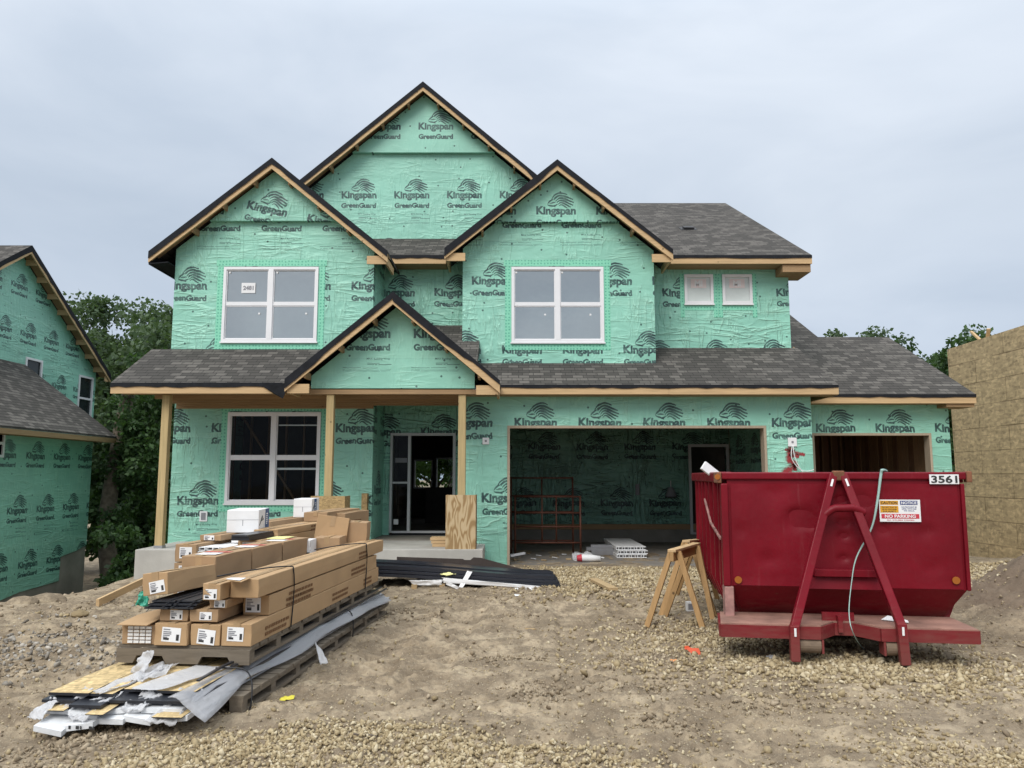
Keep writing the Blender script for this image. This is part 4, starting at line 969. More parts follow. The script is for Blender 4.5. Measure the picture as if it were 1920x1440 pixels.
def paint_strokes(strokes, Y, parent):
    m = MB(); ed = []
    for pts, wd in strokes:
        pts = smooth_path([P(u, v, Y) for u, v in pts], 6); n = len(pts)
        for side in (1,):
            rows = []
            for i, p in enumerate(pts):
                d = (pts[min(i + 1, n - 1)] - pts[max(i - 1, 0)]); d.y = 0; d.normalize(); nn = Vector((-d.z, 0, d.x))
                rows.append([p + nn * wd * k - Vector((0, .004, 0)) for k in (-1, 0, 1)]); ed += [0, .85 if 0 < i < n - 1 else 0, 0]
            m.sheet(rows)
    o = m.build('spray_paint_mark', red_paint(), parent, weld=False, fixn=False)
    a_ = o.data.attributes.new('edge', 'FLOAT', 'POINT'); a_.data.foreach_set('value', np.array(ed, np.float32))
paint_strokes([([(1484, 838), (1480, 862), (1490, 872), (1474, 884), (1471, 888)], .11), ([(1471, 842), (1484, 846), (1496, 850), (1510, 853)], .055), ([(1478, 852), (1500, 856)], .07), ([(1488, 868), (1492, 884)], .06)], YGAR, house)
c = P(382, 968, YLOW); b = MB().box(c.x - .075, c.x + .075, YLOW - .02, YLOW - .001, c.z - .1, c.z + .1).build('outlet_cover', M['vinyl'], house)
MB().box(c.x - .045, c.x + .045, YLOW - .026, YLOW - .0205, c.z - .07, c.z + .07).build('outlet', M['greyprint'], b)
p = P(685, 950, YLOW - .03); MB().box(p.x - .055, p.x + .055, YLOW - .16, YLOW - .004, .42, P(685, 925, YLOW).z).build('corner_board', M['osb'], house)

# ================================================================== neighbouring house on the left
nb = thing('neighbor_house', 'neighbouring two storey house in green wrap with low side roof at left edge', 'house', (-13, 20, -1.3))
def xwall(name, X, outer, holes, mat, t=-.15): return MB().wall((X, 0, 0), Y0v, X0, t, outer, [rect(*h) for h in holes]).build(name, mat, nb)
def LX(u, v, X):
    a, y, z = ray(u, v); t = X / a; return Vector((X, y * t, CAMZ + z * t))
XN, XU = -13.0, -15.5
def nref(u, v, X): p = LX(u, v, X); return (p.y - 20, p.z + 1.3)
ye_ = LX(166, 960, XN).y; yj = LX(112, 1060, XN).y
W_nl = wrap_mat('wrap_neighbor_low', nref(67, 855, XN), 'A', 'Y', wrinkle=.8, tint=(.92, .92, .92))
W_nu = wrap_mat('wrap_neighbor_up', nref(37, 536, XU), 'A', 'Y', wrinkle=.9)
wv = [LX(-12, 803, XN), LX(5, 858, XN)]
xwall('wall', XN, [(12.5, -1.5), (20.2, -1.45), (20.9, -1.36), (yj, -1.30), (yj + .02, -.62), (ye_ - .5, -.52), (ye_, -.40), (ye_, 2.86), (12.5, 2.86)], [(wv[0].y, wv[1].y, wv[1].z, wv[0].z)], W_nl)
MB().box(XN - .16, XN - .02, 12.5, ye_ - .01, -3.2, -.45).build('foundation', M['concrete_dark'], nb)
MB().box(XN - 8, XN - .16, ye_ - .16, ye_ - .005, -3.2, 2.8).build('wall', W_nl, nb); MB().box(XN - 8, XN - .16, 12.5, 12.65, -3.2, 2.8).build('wall', W_nl, nb)
SH_N = shingle_mat('shingle_neighbor', 'Y', .75, 1.05)
xe_, ze_ = -12.45, 2.92
zt_ = ze_ + .75 * (xe_ - XU)
nr = MB().prism([(xe_, 12, ze_), (XU, 12, zt_), (XU, 12, zt_ - .1), (xe_, 12, ze_ - .06)], (0, ye_ + .35 - 12, 0)).build('side_roof', SH_N, nb)
MB().prism([(XU - .001, 12, zt_), (XU - 2.5, 12, zt_ + 1.9), (XU - 2.5, 12, zt_ + 1.8), (XU - .001, 12, zt_ - .1)], (0, ye_ + .35 - 12, 0)).build('side_roof', SH_N, nb)
MB().box(xe_ - .04, xe_, 12, ye_ + .35, ze_ - .2, ze_ - .065).build('fascia', M['pine_dark_y'], nr)
MB().box(XN + .002, xe_ - .042, 12, ye_ + .33, ze_ - .19, ze_ - .17).build('soffit', M['pine_dark_y'], nr)
xr = -15.1; apN = LX(60, 460, xr); SN = .655; yr = LX(178, 735, XU).y
def nwin(u0, u1, v0, v1):
    a = LX(u0, (v0 + v1) / 2, XU); b = LX(u1, (v0 + v1) / 2, XU); c = LX((u0 + u1) / 2, v0, XU); d = LX((u0 + u1) / 2, v1, XU)
    return (a.y, b.y, d.z, c.z)
w1 = nwin(45, 77, 672, 745); w2 = nwin(145, 172, 705, 790)
yl = 2 * apN.y - yr
xwall('gable_wall', XU, [(yl, 2.0), (yr, 2.0), (yr, apN.z - .15 - SN * (yr - apN.y)), (apN.y, apN.z - .15), (yl, apN.z - .15 - SN * (apN.y - yl))], [w1, w2], W_nu)
MB().box(-26, XU - .16, yr - .16, yr - .005, -3, 5.6).build('wall', W_nu, nb); MB().box(-26, XU - .16, yl + .005, yl + .15, -3, 5.6).build('wall', W_nu, nb)
def nframe(r, X):
    y0, y1, z0, z1 = r; fw = .07; f = MB(); a, b = X - .06, X + .035; zm = (z0 + z1) / 2
    f.box(a, b, y0, y1, z0, z0 + fw); f.box(a, b, y0, y1, z1 - fw, z1); f.box(a, b, y0, y0 + fw, z0 + fw, z1 - fw); f.box(a, b, y1 - fw, y1, z0 + fw, z1 - fw); f.box(a, b - .01, y0 + fw, y1 - fw, zm - .035, zm + .035)
    wn_ = f.build('window', M['vinyl'], nb)
    MB().add([(X - .02, y0 + fw, z0 + fw), (X - .02, y1 - fw, z0 + fw), (X - .02, y1 - fw, z1 - fw), (X - .02, y0 + fw, z1 - fw)], [(0, 1, 2, 3)]).build('pane', M['pane_dark'], wn_)
nframe(w1, XU); nframe(w2, XU); nframe((wv[0].y, wv[1].y, wv[1].z, wv[0].z), XN)
MB().box(XU - 2.0, XU - 1.9, yl, yr - .2, 2.5, 6).build('inner_wall', M['dark_room'], nb); MB().box(XN - 2.0, XN - 1.9, 12.7, ye_ - .2, -1, 2.7).build('inner_wall', M['dark_room'], nb)
hwr = LX(208, 706, xr).y - apN.y
SH_NU = shingle_mat('shingle_neighbor_up', 'X', SN)
rf = MB(); fb = MB(); ff = MB(); lkn = []; so = MB()
for sg in (-1, 1):
    ey = apN.y + sg * hwr; ez = apN.z - SN * hwr
    rf.prism([(xr, apN.y, apN.z), (xr, ey, ez), (xr, ey, ez - .08), (xr, apN.y, apN.z - .08)], (-11, 0, 0))
    fb.prism([(xr - .04, apN.y, apN.z - .082), (xr - .04, ey, ez - .082), (xr - .04, ey, ez - .27), (xr - .04, apN.y, apN.z - .27)], (.04, 0, 0))
    n = 24; up = []; dn = []
    for k in range(n + 1):
        d = hwr * k / n; up.append((xr + .014, apN.y + sg * d, apN.z - SN * d)); dn.append((xr + .016, apN.y + sg * d, apN.z - SN * d - .16 - .05 * random.random()))
    ff.sheet([up, dn])
    so.prism([(xr - .042, apN.y, apN.z - .085), (xr - .042, ey, ez - .085), (xr - .042, ey, ez - .1), (xr - .042, apN.y, apN.z - .1)], (-(xr - XU - .05), 0, 0))
    q = .4
    while q < hwr - .2: lkn.append((XU + .002, xr - .042, apN.y + sg * q - .02, apN.y + sg * q + .02, apN.z - SN * q - .28, apN.z - SN * q - .1)); q += .62
nrf = rf.build('gable_roof', SH_NU, nb)
fb.build('rake_board', M['pine_y'], nrf); ff.build('roof_felt', M['felt'], nrf); [MB().box(*q).build('lookout', M['pine_x'], nrf) for q in lkn]; so.build('soffit', M['pine_dark_y'], nrf)
ey = apN.y + hwr; ez = apN.z - SN * hwr
MB().box(xr - .09, xr - .05, yr - .0, ey - .02, ez - .27, ez - .09).build('eave_return', M['pine_y'], nrf)

# ================================================================== sheathed house on the right
ob = thing('sheathed_house', 'half built house with bare tan strand board sheathing at right edge', 'house', (12.5, 17, -.7))
XO = 12.5; yo = LX(1789, 850, XO).y; zo0, zo1 = LX(1787, 652, XO).z, LX(1920, 610, XO).z
MB().wall((XO, 0, 0), Y0v, X0, .15, [(10.5, -.62), (yo, -.62), (yo, zo0), (10.5, zo1 + .12)]).build('side_wall', M['osb_wall'], ob)
MB().box(XO + .16, XO + 8, yo - .15, yo - .002, -.6, zo0 - .02).build('rear_wall', M['osb_wall'], ob)
MB().box(XO + .02, XO + .2, 10.5, yo - .01, -1.6, -.63).build('foundation', M['concrete_dark'], ob)
bs = MB(); c = LX(1850, 632, XO + .3)
bs.bar((XO + .3, c.y - .3, c.z - .5), (XO + .1, c.y + .35, c.z + .22), .09, .04).bar((XO + .3, c.y + .1, c.z - .5), (XO + .15, c.y - .35, c.z + .16), .09, .04)
bs.build('truss_end', M['pine_z'], ob)

# ================================================================== trees
def leaves(centers, spread, per, size, rg, flat=.75):
    n = len(centers) * per
    c = np.repeat(centers, per, 0); sp = np.repeat(spread, per)
    d = rg.normal(size=(n, 3)); d /= np.linalg.norm(d, axis=1, keepdims=True)
    p = c + d * (sp * rg.random(n) ** .45)[:, None] * np.array([1, 1, flat])
    a = rg.normal(size=(n, 3)) + np.array([0, 0, -.35]); a /= np.linalg.norm(a, axis=1, keepdims=True)
    b = np.cross(a, rg.normal(size=(n, 3))); b /= np.linalg.norm(b, axis=1, keepdims=True)
    s = (size * (.6 + .8 * rg.random(n)))[:, None]
    V = np.stack([p, p + a * s * .55 + b * s * .32, p + a * s, p + a * s * .5 - b * s * .32], 1)
    return V.reshape(-1, 3)
def leaf_mesh(name, V, mat):
    me = bpy.data.meshes.new(name); n = len(V) // 4
    me.vertices.add(n * 4); me.vertices.foreach_set('co', V.astype(np.float32).ravel()); me.loops.add(n * 4); me.loops.foreach_set('vertex_index', np.arange(n * 4, dtype=np.int32))
    me.polygons.add(n); me.polygons.foreach_set('loop_start', np.arange(n, dtype=np.int32) * 4)
    at = me.attributes.new('tone', 'FLOAT', 'POINT'); at.data.foreach_set('value', np.repeat(np.random.default_rng(n).random(n), 4).astype(np.float32)); me.update(); me.materials.append(mat); return me
def tree(name, label, cat, x, y, h, rx, seed, mat, base=.28, zb=None, group=None, ncl=70, per=120, size=.24, trunk=.16, lean=0.0, rzr=None):
    rg = np.random.default_rng(seed); zb = hz(x, y) - .1 if zb is None else zb
    t = thing(name, label, cat, (x, y, zb), 0, group)
    cz = h * (base + 1) / 2; rz = h * (1 - base) / 2
    u = rg.normal(size=(ncl, 3)); u /= np.linalg.norm(u, axis=1, keepdims=True)
    rad = rg.random(ncl) ** .38
    cen = u * rad[:, None] * np.array([rx, rx, rz]) * (1 + .22 * rg.normal(size=(ncl, 1))) + np.array([lean * h, 0, cz])
    cen[:, 2] = np.clip(cen[:, 2], h * base * .75, h * 1.02)
    spr = (.5 + .55 * rg.random(ncl)) * rx * .36
    o = bpy.data.objects.new('crown', leaf_mesh('crown', leaves(cen, spr, per, size, rg), mat)); COL.objects.link(o); o.parent = t
    m = MB(); wob = [Vector((lean * h * k / 6 + .06 * h * .2 * math.sin(k * 1.3 + seed), .05 * math.cos(k + seed), h * .82 * k / 6)) for k in range(7)]
    m.tube(wob, [trunk * (1 - .13 * k) * (1.25 if k == 0 else 1) for k in range(7)], 9)
    idx = rg.choice(ncl, min(12, ncl), replace=False)
    for q in idx:
        e = Vector(cen[q]); k = int(np.clip(e.z / (h * .82) * 6 - 2, 1, 5)); s_ = wob[k]
        mid = s_.lerp(e, .5) + Vector((0, 0, -.04 * h * rg.random()))
        m.tube([s_, mid, e], [trunk * .42, trunk * .25, trunk * .07], 6)
    m.build('trunk', M['bark'], t, world=False, smooth=True)
    return t
gl = 'trees standing behind the houses'
tree('broadleaf_tree', 'tall dense broadleaf tree with the highest crown between the two green houses', 'tree', -17.4, 37.0, 13.4, 4.0, 1, M['leaf_a'], .10, group=gl, ncl=150, per=330)
tree('broadleaf_tree', 'broadleaf tree rising right beside the left gable end of the main house', 'tree', -13.6, 33.5, 11.6, 3.0, 2, M['leaf_a'], .08, group=gl, ncl=140, per=310)
tree('broadleaf_tree', 'broadleaf tree whose crown shows just past the rake of the neighbouring house', 'tree', -21.4, 38.0, 12.9, 3.2, 3, M['leaf_a'], .12, group=gl, ncl=120, per=300)
tree('broadleaf_tree', 'darker broadleaf tree filling the gap behind the porch corner post', 'tree', -12.2, 29.5, 7.6, 2.2, 4, M['leaf_b'], .02, group=gl, ncl=90, per=210, size=.22)
tree('broadleaf_tree', 'low spreading tree with dark foliage beside the neighbouring wall corner', 'tree', -16.6, 34.0, 8.6, 2.3, 5, M['leaf_b'], .02, group=gl, ncl=90, per=210, size=.22)
tree('leafy_shrub', 'leafy green shrub next to the thick bare trunk at the left', 'shrub', -10.9, 25.6, 3.8, 1.2, 6, M['leaf_c'], .0, group='undergrowth between the houses', ncl=55, per=230, size=.15, trunk=.05)
tree('leafy_shrub', 'leafy green shrub left of the concrete porch corner', 'shrub', -10.2, 21.8, 2.9, 1.1, 7, M['leaf_b'], .0, group='undergrowth between the houses', ncl=55, per=230, size=.15, trunk=.05)
tree('leafy_shrub', 'bright low shrub growing behind the porch corner post', 'shrub', -9.3, 24.4, 3.6, 1.1, 8, M['leaf_c'], .0, group='undergrowth between the houses', ncl=55, per=230, size=.15, trunk=.05)
tree('leafy_shrub', 'dark shrub in the deepest part of the gap beside the house', 'shrub', -10.9, 28.6, 5.2, 1.7, 28, M['leaf_b'], .0, group='undergrowth between the houses', ncl=70, per=150, size=.24, trunk=.05)
bt = thing('bare_trunk_tree', 'thick grey brown tree trunk standing beside the corner of the neighbouring house', 'tree', (-12.75, 24.9, -2.4))
tp = [Vector((.25, 0, 0)), Vector((.05, 0, 1.2)), Vector((-.12, 0, 2.6)), Vector((-.05, .1, 4.2)), Vector((.1, .2, 6.0)), Vector((.35, .3, 7.6))]
MB().tube(smooth_path(tp, 4), [.30 - .006 * k for k in range(21)], 12).tube([tp[3], tp[3] + Vector((.9, .2, 1.4)), tp[3] + Vector((1.6, .3, 1.2))], [.07, .045, .02], 6).build('trunk', M['bark'], bt, world=False, smooth=True)
rg = np.random.default_rng(44); cen = rg.normal(size=(40, 3)) * np.array([.42, .4, 1.2]) + np.array([.95, -.3, 5.2])
o = bpy.data.objects.new('crown', leaf_mesh('crown', leaves(cen, .3 + .25 * rg.random(40), 150, .16, rg), M['leaf_b'])); COL.objects.link(o); o.parent = bt
for x, y, h, rx, sd_, lb in ((17.4, 39, 10.8, 2.4, 9, 'tree top showing just above the low ridge of the third garage roof'), (15.3, 41, 10.2, 1.9, 10, 'small tree top peeking over the roof edge right of the upper wall'),
                             (19.6, 35, 9.6, 2.7, 11, 'dark green tree between the garage roof and the sheathed house'), (17.2, 31, 6.4, 1.7, 12, 'dark foliage in the narrow gap beside the sheathed house'), (22.3, 37, 8.6, 2.3, 14, 'tree crown half hidden behind the top of the strand board wall')):
    tree('broadleaf_tree', lb, 'tree', x, y, h, rx, sd_, M['leaf_b'] if sd_ != 9 else M['leaf_a'], .05 if sd_ == 12 else .20, group=gl, ncl=80, per=260, size=.2)
tree('broadleaf_tree', 'leafy tree seen through the open front door and the rear windows', 'tree', -3.0, 31, 6.8, 2.8, 13, M['leaf_c'], .04, group=gl, ncl=60, per=110)

# ================================================================== roll-off container
def dump_red():
    t = NT('container_red'); c = t.coord(); s = t.n('ShaderNodeSeparateXYZ', {0: c})
    a = t.noise(c, 1.3, 4, .6); b = t.noise(t.coord((3, 3, 14)), 2.2, 4, .6); e = t.noise(c, 26, 4, .65)
    col = t.ramp(a, [(.3, (.125, .0035, .009)), (.6, (.178, .0045, .013)), (.85, (.20, .014, .019))])
    scr = t.n('ShaderNodeMapping', {'Vector': c, 'Scale': (26, 26, 2.0), 'Rotation': (0, .5, 0)}).outputs[0]
    sc = t.ramp(t.noise(scr, 1.0, 5, .7), [(.66, .0), (.72, .55)])
    col = t.mix(t.math('MULTIPLY', sc, t.ramp(a, [(.45, .0), (.65, 1.0)])), col, (.22, .07, .065))
    dust = t.ramp(t.math('ADD', s.outputs['Z'], t.math('MULTIPLY', b, .5)), [(.40, .45), (.70, .0)])
    col = t.mix(dust, col, (.20, .095, .075))
    col = t.mix(t.math('MULTIPLY', t.ramp(e, [(.6, .0), (.75, .5)]), t.ramp(a, [(.4, .0), (.6, 1.0)])), col, (.12, .02, .02))
    return t.fin(t.mix(t.ramp(t.noise(t.coord((1, 1, 3)), 5.5, 6, .75), [(.66, .0), (.74, .75)]), t.mix(t.ramp(t.noise(t.coord((9, 9, .7)), 1.4, 5, .7), [(.60, .0), (.70, .28)]), col, (.22, .05, .055)), (.13, .05, .03)), t.ramp(e, [(.3, .30), (.7, .6)]), t.bump(t.noise(c, 3.5, 3), .12, .05), .20)
M['red'] = dump_red()
M['red_dusty'] = plain('red_dusty', (.27, .145, .11), .85, .35, 3.5, .2, 40)
M['rust'] = plain('rust', (.20, .085, .045), .9, .4, 9, .3, 50)
M['worn'] = plain('worn', (.30, .16, .14), .7, .5, 7)
M['roller'] = plain('roller', (.20, .145, .10), .8, .3, 8)
M['amber'] = plain('amber', (.32, .10, .012), .4, .08)
rz = -R(8.5)
DO = Vector((2.045, 7.42, .065))
dp = thing('roll_off_container', 'dented dark red roll off waste container numbered 3561 on the gravel', 'dumpster', DO, rz)
Dm = FRAME[dp.as_pointer()]; Di = Dm.inverted()
def D(u, v, ly):
    a, y, z = ray(u, v); o_ = Di @ Vector((0, 0, CAMZ)); d_ = Di.to_3x3() @ Vector((a, y, z)); t = (ly - o_.y) / d_.y; return o_ + d_ * t
WB = D(1803, 960, 0).x; ZT, ZF, ZB, LB = 1.635, .595, .29, 3.4
def ring(z, ins, f): return [(ins, f, z), (WB - ins, f, z), (WB - ins, LB, z), (ins, LB, z)]
rs = [ring(ZB, .12, .30), ring(ZF, 0, 0), ring(ZT, 0, 0), [(.05, .05, ZT), (WB - .05, .05, ZT), (WB - .05, LB - .05, ZT), (.05, LB - .05, ZT)], [(.14, .33, ZB + .06), (WB - .14, .33, ZB + .06), (WB - .14, LB - .05, ZB + .06), (.14, LB - .05, ZB + .06)]]
m = MB(); vs = [q for r in rs for q in r]; fs = [(k * 4 + j, k * 4 + (j + 1) % 4, (k + 1) * 4 + (j + 1) % 4, (k + 1) * 4 + j) for k in range(4) for j in range(4)] + [(3, 2, 1, 0), (16, 17, 18, 19)]
m.add(vs, fs).build('body', M['red'], dp, world=False)
# dented end panel
dents = [(D(1500, 975, 0), .16, .045), (D(1525, 985, 0), .08, .04), (D(1488, 962, 0), .07, .025), (D(1578, 940, 0), .06, .03), (D(1582, 984, 0), .06, .03), (D(1582, 1008, 0), .055, .03), (D(1582, 1050, 0), .06, .03), (D(1620, 940, 0), .10, .03),
         (D(1655, 990, 0), .09, .02), (D(1735, 992, 0), .10, .02), (D(1380, 990, 0), .12, .02), (D(1450, 905, 0), .2, .018), (D(1440, 1040, 0), .12, .02), (D(1750, 1060, 0), .12, .015)]
nxp, nzp = 110, 52; rows = []
for k in range(nzp + 1):
    r_ = []
    for j in range(nxp + 1):
        x = .03 + (WB - .06) * j / nxp; z = ZF + .01 + (ZT - .1 - ZF) * k / nzp
        edge = min(1, min(j, nxp - j) / 5) * min(1, min(k, nzp - k) / 4)
        d = 0
        for c_, rr, dd in dents:
            ex_ = (x - c_.x) / rr; ez_ = (z - c_.z) / rr + .35 * math.sin(5 * x); q2 = ex_ * ex_ * .8 + ez_ * ez_ * 1.6
            d += dd * .75 * math.exp(-q2 * 1.9)
        d += .010 * math.sin(x * 3.1 + 1) * math.sin(z * 3.7)
        r_.append((x, -.016 + max(-.01, d) * edge * .9, z))
    rows.append(r_)
MB().sheet(rows).build('end_panel', M['red'], dp, world=False, smooth=True)
MB().prism([(.03, -.018, ZF + .008), (WB - .03, -.018, ZF + .008), (WB - .14, .285, ZB + .01), (.14, .285, ZB + .01)], (0, .012, 0)).build('lower_panel', M['red'], dp, world=False)
rim = MB()
rim.box(-.05, WB + .05, -.028, .06, ZT - .05, ZT + .018); rim.box(-.06, .06, .062, LB + .03, ZT - .08, ZT + .022); rim.box(WB - .06, WB + .06, .062, LB + .03, ZT - .08, ZT + .02); rim.box(-.05, WB + .05, LB + .032, LB + .1, ZT - .08, ZT + .02)
rim.build('rim', M['red'], dp, world=False, bevel=.012)
MB().box(WB + .052, WB + .10, -.03, .05, ZT - .075, ZT + .025).build('rim_end', M['rust'], dp, world=False, bevel=.008)
MB().box(-.09, -.052, -.03, .30, ZT - .085, ZT + .02).build('rim_end', M['rust'], dp, world=False, bevel=.008)
for k in range(7):
    for x0_, x1_ in ((-.055, .0), (WB, WB + .055)):
        y = .28 + k * .43
        s_ = 1 if x0_ < 0 else -1
        MB().box(x0_ + .001, x1_ - .001, y, y + .075, ZF - .02, ZT - .082).add([(x0_, y, ZF - .021), (x1_, y, ZF - .021), (x1_ + s_ * .12, y, ZB), (x0_ + s_ * .12, y, ZB), (x0_, y + .075, ZF - .021), (x1_, y + .075, ZF - .021), (x1_ + s_ * .12, y + .075, ZB), (x0_ + s_ * .12, y + .075, ZB)], [(0, 1, 2, 3), (7, 6, 5, 4), (0, 4, 5, 1), (1, 5, 6, 2), (2, 6, 7, 3), (3, 7, 4, 0)]).build('side_rib', M['red'], dp, world=False)
MB().box(-.06, .005, -.03, .10, ZF - .0, ZT - .088).build('corner_post', M['red'], dp, world=False, bevel=.01)
MB().box(WB - .005, WB + .03, -.03, .10, ZF, ZT - .088).build('corner_post', M['red'], dp, world=False, bevel=.01)
MB().box(-.055, .03, -.028, .14, .20, ZF - .002).build('corner_post', M['worn'], dp, world=False, bevel=.01)
MB().bar((-.06, .12, 1.02), (-.06, 1.0, 1.12), .02, .02).bar((-.06, 1.0, 1.12), (-.06, 1.6, 1.35), .02, .02).build('side_chain', M['worn'], dp, world=False)
# front deck with a notch, skids
p0, p1 = D(1539, 1190, -.40).x, D(1652, 1190, -.40).x; xl_, xr_ = D(1352, 1190, -.40).x, D(1836, 1190, -.40).x
poly = [(xl_, -.40), (p0, -.40), (p0 + .16, -.18), (p1 - .16, -.18), (p1, -.40), (xr_, -.40), (xr_, .20), (xl_ + .06, .20)]
MB().prism([(a, b, .315) for a, b in poly], (0, 0, .012)).build('deck', M['red_dusty'], dp, world=False)
e = MB()
for a, b in zip(poly[:5], poly[1:6]): e.bar((a[0], a[1], .262), (b[0], b[1], .262), .03, .105)
e.bar((xl_, -.39, .262), (xl_ + .05, .19, .262), .03, .105).bar((xr_, -.39, .262), (xr_, .19, .262), .03, .105)
e.build('deck_edge', M['red'], dp, world=False)
k = MB(); k.box(.55, .67, .0, LB, .06, .31); k.box(WB - .67, WB - .55, .0, LB, .06, .31)
k.build('skid', M['red'], dp, world=False)
for u0, u1 in ((1498, 1537), (1658, 1694)):
    a = D(u0, 1212, -.34).x; b = D(u1, 1212, -.34).x
    MB().tube([(a, -.34, .155), (b, -.34, .155)], .072, 20).build('roller', M['roller'], dp, world=False)
    [MB().box(q_, q_ + .018, -.41, -.27, .09, .205).build('roller_bracket', M['red'], dp, world=False) for q_ in (b + .004, a - .022)]
for tu, mu_, mv, bu, bv in ((1562, 1489, 1172, 1491, 1234), (1580, 1689, 1168, 1697, 1235)):
    a = D(tu, 889, -.06); b = D(mu_, mv, -.45); c_ = D(bu, bv, -.45)
    lg = MB().bar(a, b + Vector((0, 0, -.02)), .072, .07, (0, -1, 0)).bar(b, (c_.x, -.45, .03), .078, .075, (0, -1, 0)).build('frame_leg', M['red'], dp, world=False, bevel=.008)
    for fr in (.06, .97):
        q = a.lerp(b, fr) if fr < .5 else b.lerp(Vector((c_.x, -.45, .03)), .18)
        dd = (b - a).normalized() if fr < .5 else Vector((0, 0, -1))
        MB().bar(q + Vector((0, -.042, 0)) - dd * .035, q + Vector((0, -.042, 0)) + dd * .035, .018, .004, (0, -1, 0)).build('reflector', M['paper'], lg, world=False)
MB().box(D(1560, 890, -.06).x, D(1582, 890, -.06).x, -.10, -.04, ZT - .06, ZT + .03).build('frame_head', M['rust'], dp, world=False, bevel=.01)
a, b, c_ = D(1543, 968, -.17), D(1582, 953, -.18), D(1622, 962, -.17)
MB().tube(smooth_path([a, a.lerp(b, .5) + Vector((0, 0, .03)), b, b.lerp(c_, .5) + Vector((0, 0, .02)), c_], 5), .035, 12).build('hook_bar', M['red'], dp, world=False, smooth=True)
a, b = D(1524, 1072, -.05), D(1645, 1072, -.05)
MB().box(a.x, b.x, -.12, -.02, a.z - .035, a.z + .03).build('cross_bar', M['red'], dp, world=False, bevel=.006)
MB().prism([(a.x - .03, -.03, a.z - .045), (b.x + .05, -.03, a.z - .045), (b.x + .07, -.05, ZF + .0), (a.x - .05, -.05, ZF + .0)], (0, -.03, 0)).build('cross_plate', M['red'], dp, world=False)
a, b = D(1542, 1165, -.15), D(1602, 1165, -.15)
MB().box(a.x, b.x, -.15, -.12, .325, .40).box((a.x + b.x) / 2 - .02, (a.x + b.x) / 2 + .02, -.23, -.152, .24, .38).build('hook_plate', M['red'], dp, world=False)
for u, v in ((1384, 1087), (1792, 1088)):
    q = D(u, v, -.02); MB().tube([(q.x, -.026, q.z), (q.x, -.034, q.z)], .033, 20).build('marker_disc', M['amber'], dp, world=False)
q = D(1345, 894, -.03); MB().tube([(q.x, -.037, q.z), (q.x, -.043, q.z)], .026, 20).build('marker_disc', M['amber'], dp, world=False)
def plate(name, u0, v0, u1, v1, ly, mats, parts, texts):
    a, b = D(u0, v1, ly), D(u1, v0, ly); m = MB(); m.box(a.x, b.x, ly - .004, ly, a.z, b.z, 0)
    fx = lambda u: a.x + (b.x - a.x) * (u - u0) / (u1 - u0); fz = lambda v: b.z + (a.z - b.z) * (v - v0) / (v1 - v0)
    for (pu0, pv0, pu1, pv1, mi) in parts: m.box(fx(pu0), fx(pu1), ly - .006, ly - .0041, fz(pv1), fz(pv0), mi)
    for s_, uc, vc, wpx, hpx, mi in texts: m.text(s_, abs(fx(wpx + u0) - a.x), Matrix.Translation((fx(uc), ly - .0075, fz(vc))), mi, .025, abs(fz(hpx + v0) - b.z))
    return m.build(name, mats, dp, world=False, weld=False)
M['sign_yellow'] = plain('sign_yellow', (.62, .30, .02), .5, .05); M['sign_blue'] = plain('sign_blue', (.05, .07, .20), .5, .05); M['sign_red'] = plain('sign_red', (.50, .04, .06), .5, .05)
plate('number_plate', 1743, 889.5, 1797, 907.5, -.036, [M['paper'], M['blackprint']], [], [('3561', 1770, 898.5, 48, 14, 1)])
plate('warning_sign', 1650, 937, 1724.5, 978, -.03, [M['paper'], M['sign_yellow'], M['sign_blue'], M['sign_red'], M['blackprint'], M['greyprint']],
      [(1651.5, 939, 1684.5, 946.5, 1), (1651.5, 948.5, 1684.5, 961, 1), (1688, 939, 1719.5, 946.5, 2), (1653, 963.5, 1721.5, 972, 3)],
      [('CAUTION', 1668, 942.8, 30, 5.0, 4), ('NOTICE', 1703.7, 942.8, 28, 5.0, 0), ('NO PARKING', 1687, 967.7, 56, 6.2, 0), ('DO NOT PLAY IN', 1668, 951, 27, 2.2, 4), ('OR ON CONTAINER', 1668, 954.8, 27, 2.2, 4), ('FOR SAFETY', 1668, 958.6, 24, 2.2, 4),
       ('CONTENTS MUST BE', 1703.7, 950.5, 28, 2.0, 2), ('LEVEL WITH RIM', 1703.7, 954, 26, 2.0, 2), ('TO HAUL', 1703.7, 957.5, 20, 2.0, 2), ('ALL OTHERS TOWED', 1687, 974.8, 50, 1.8, 3)])
dw = lambda q: Dm @ Vector(q)
# hose, plank and scraps on the container
M['cord_green'] = plain('cord_green', (.30, .44, .40), .5, .1)
pts = [D(1662, 884, .5), D(1655, 881, .0), D(1652, 888, -.045), D(1645, 940, -.06), D(1634, 990, -.07), D(1606, 1045, -.09), D(1597, 1090, -.20), D(1592, 1150, -.47), D(1602, 1192, -.52)]
pts = [dw(q) for q in pts] + [G(1626, 1222, .03), G(1668, 1240, .03), G(1720, 1246, .03), G(1760, 1252, .02)]
pts[0].z = DO.z + ZT + .03; pts[1].z = DO.z + ZT + .035
sp_ = smooth_path(pts, 6); nn = len(sp_)
tag(MB().tube(sp_, [.0135 if k < nn * .16 else .0135 - .0095 * min(1, (k / nn - .16) / .35) for k in range(nn)], 7).build('cord', M['cord_green'], smooth=True), 'pale green cord hanging over the rim and down the end of the red container', 'cord')
a = dw(D(1318, 872, 1.0)); b = dw(D(1362, 893, 1.0))
tag(MB().bar(a, a + (b - a) * 1.9 + Vector((.1, .15, -.2)), .10, .035, (0, -1, .3)).build('plank', M['white'], bevel=.004), 'white trim board poking out over the left rim of the red container', 'board')
q = D(1676, 1174, -.12)
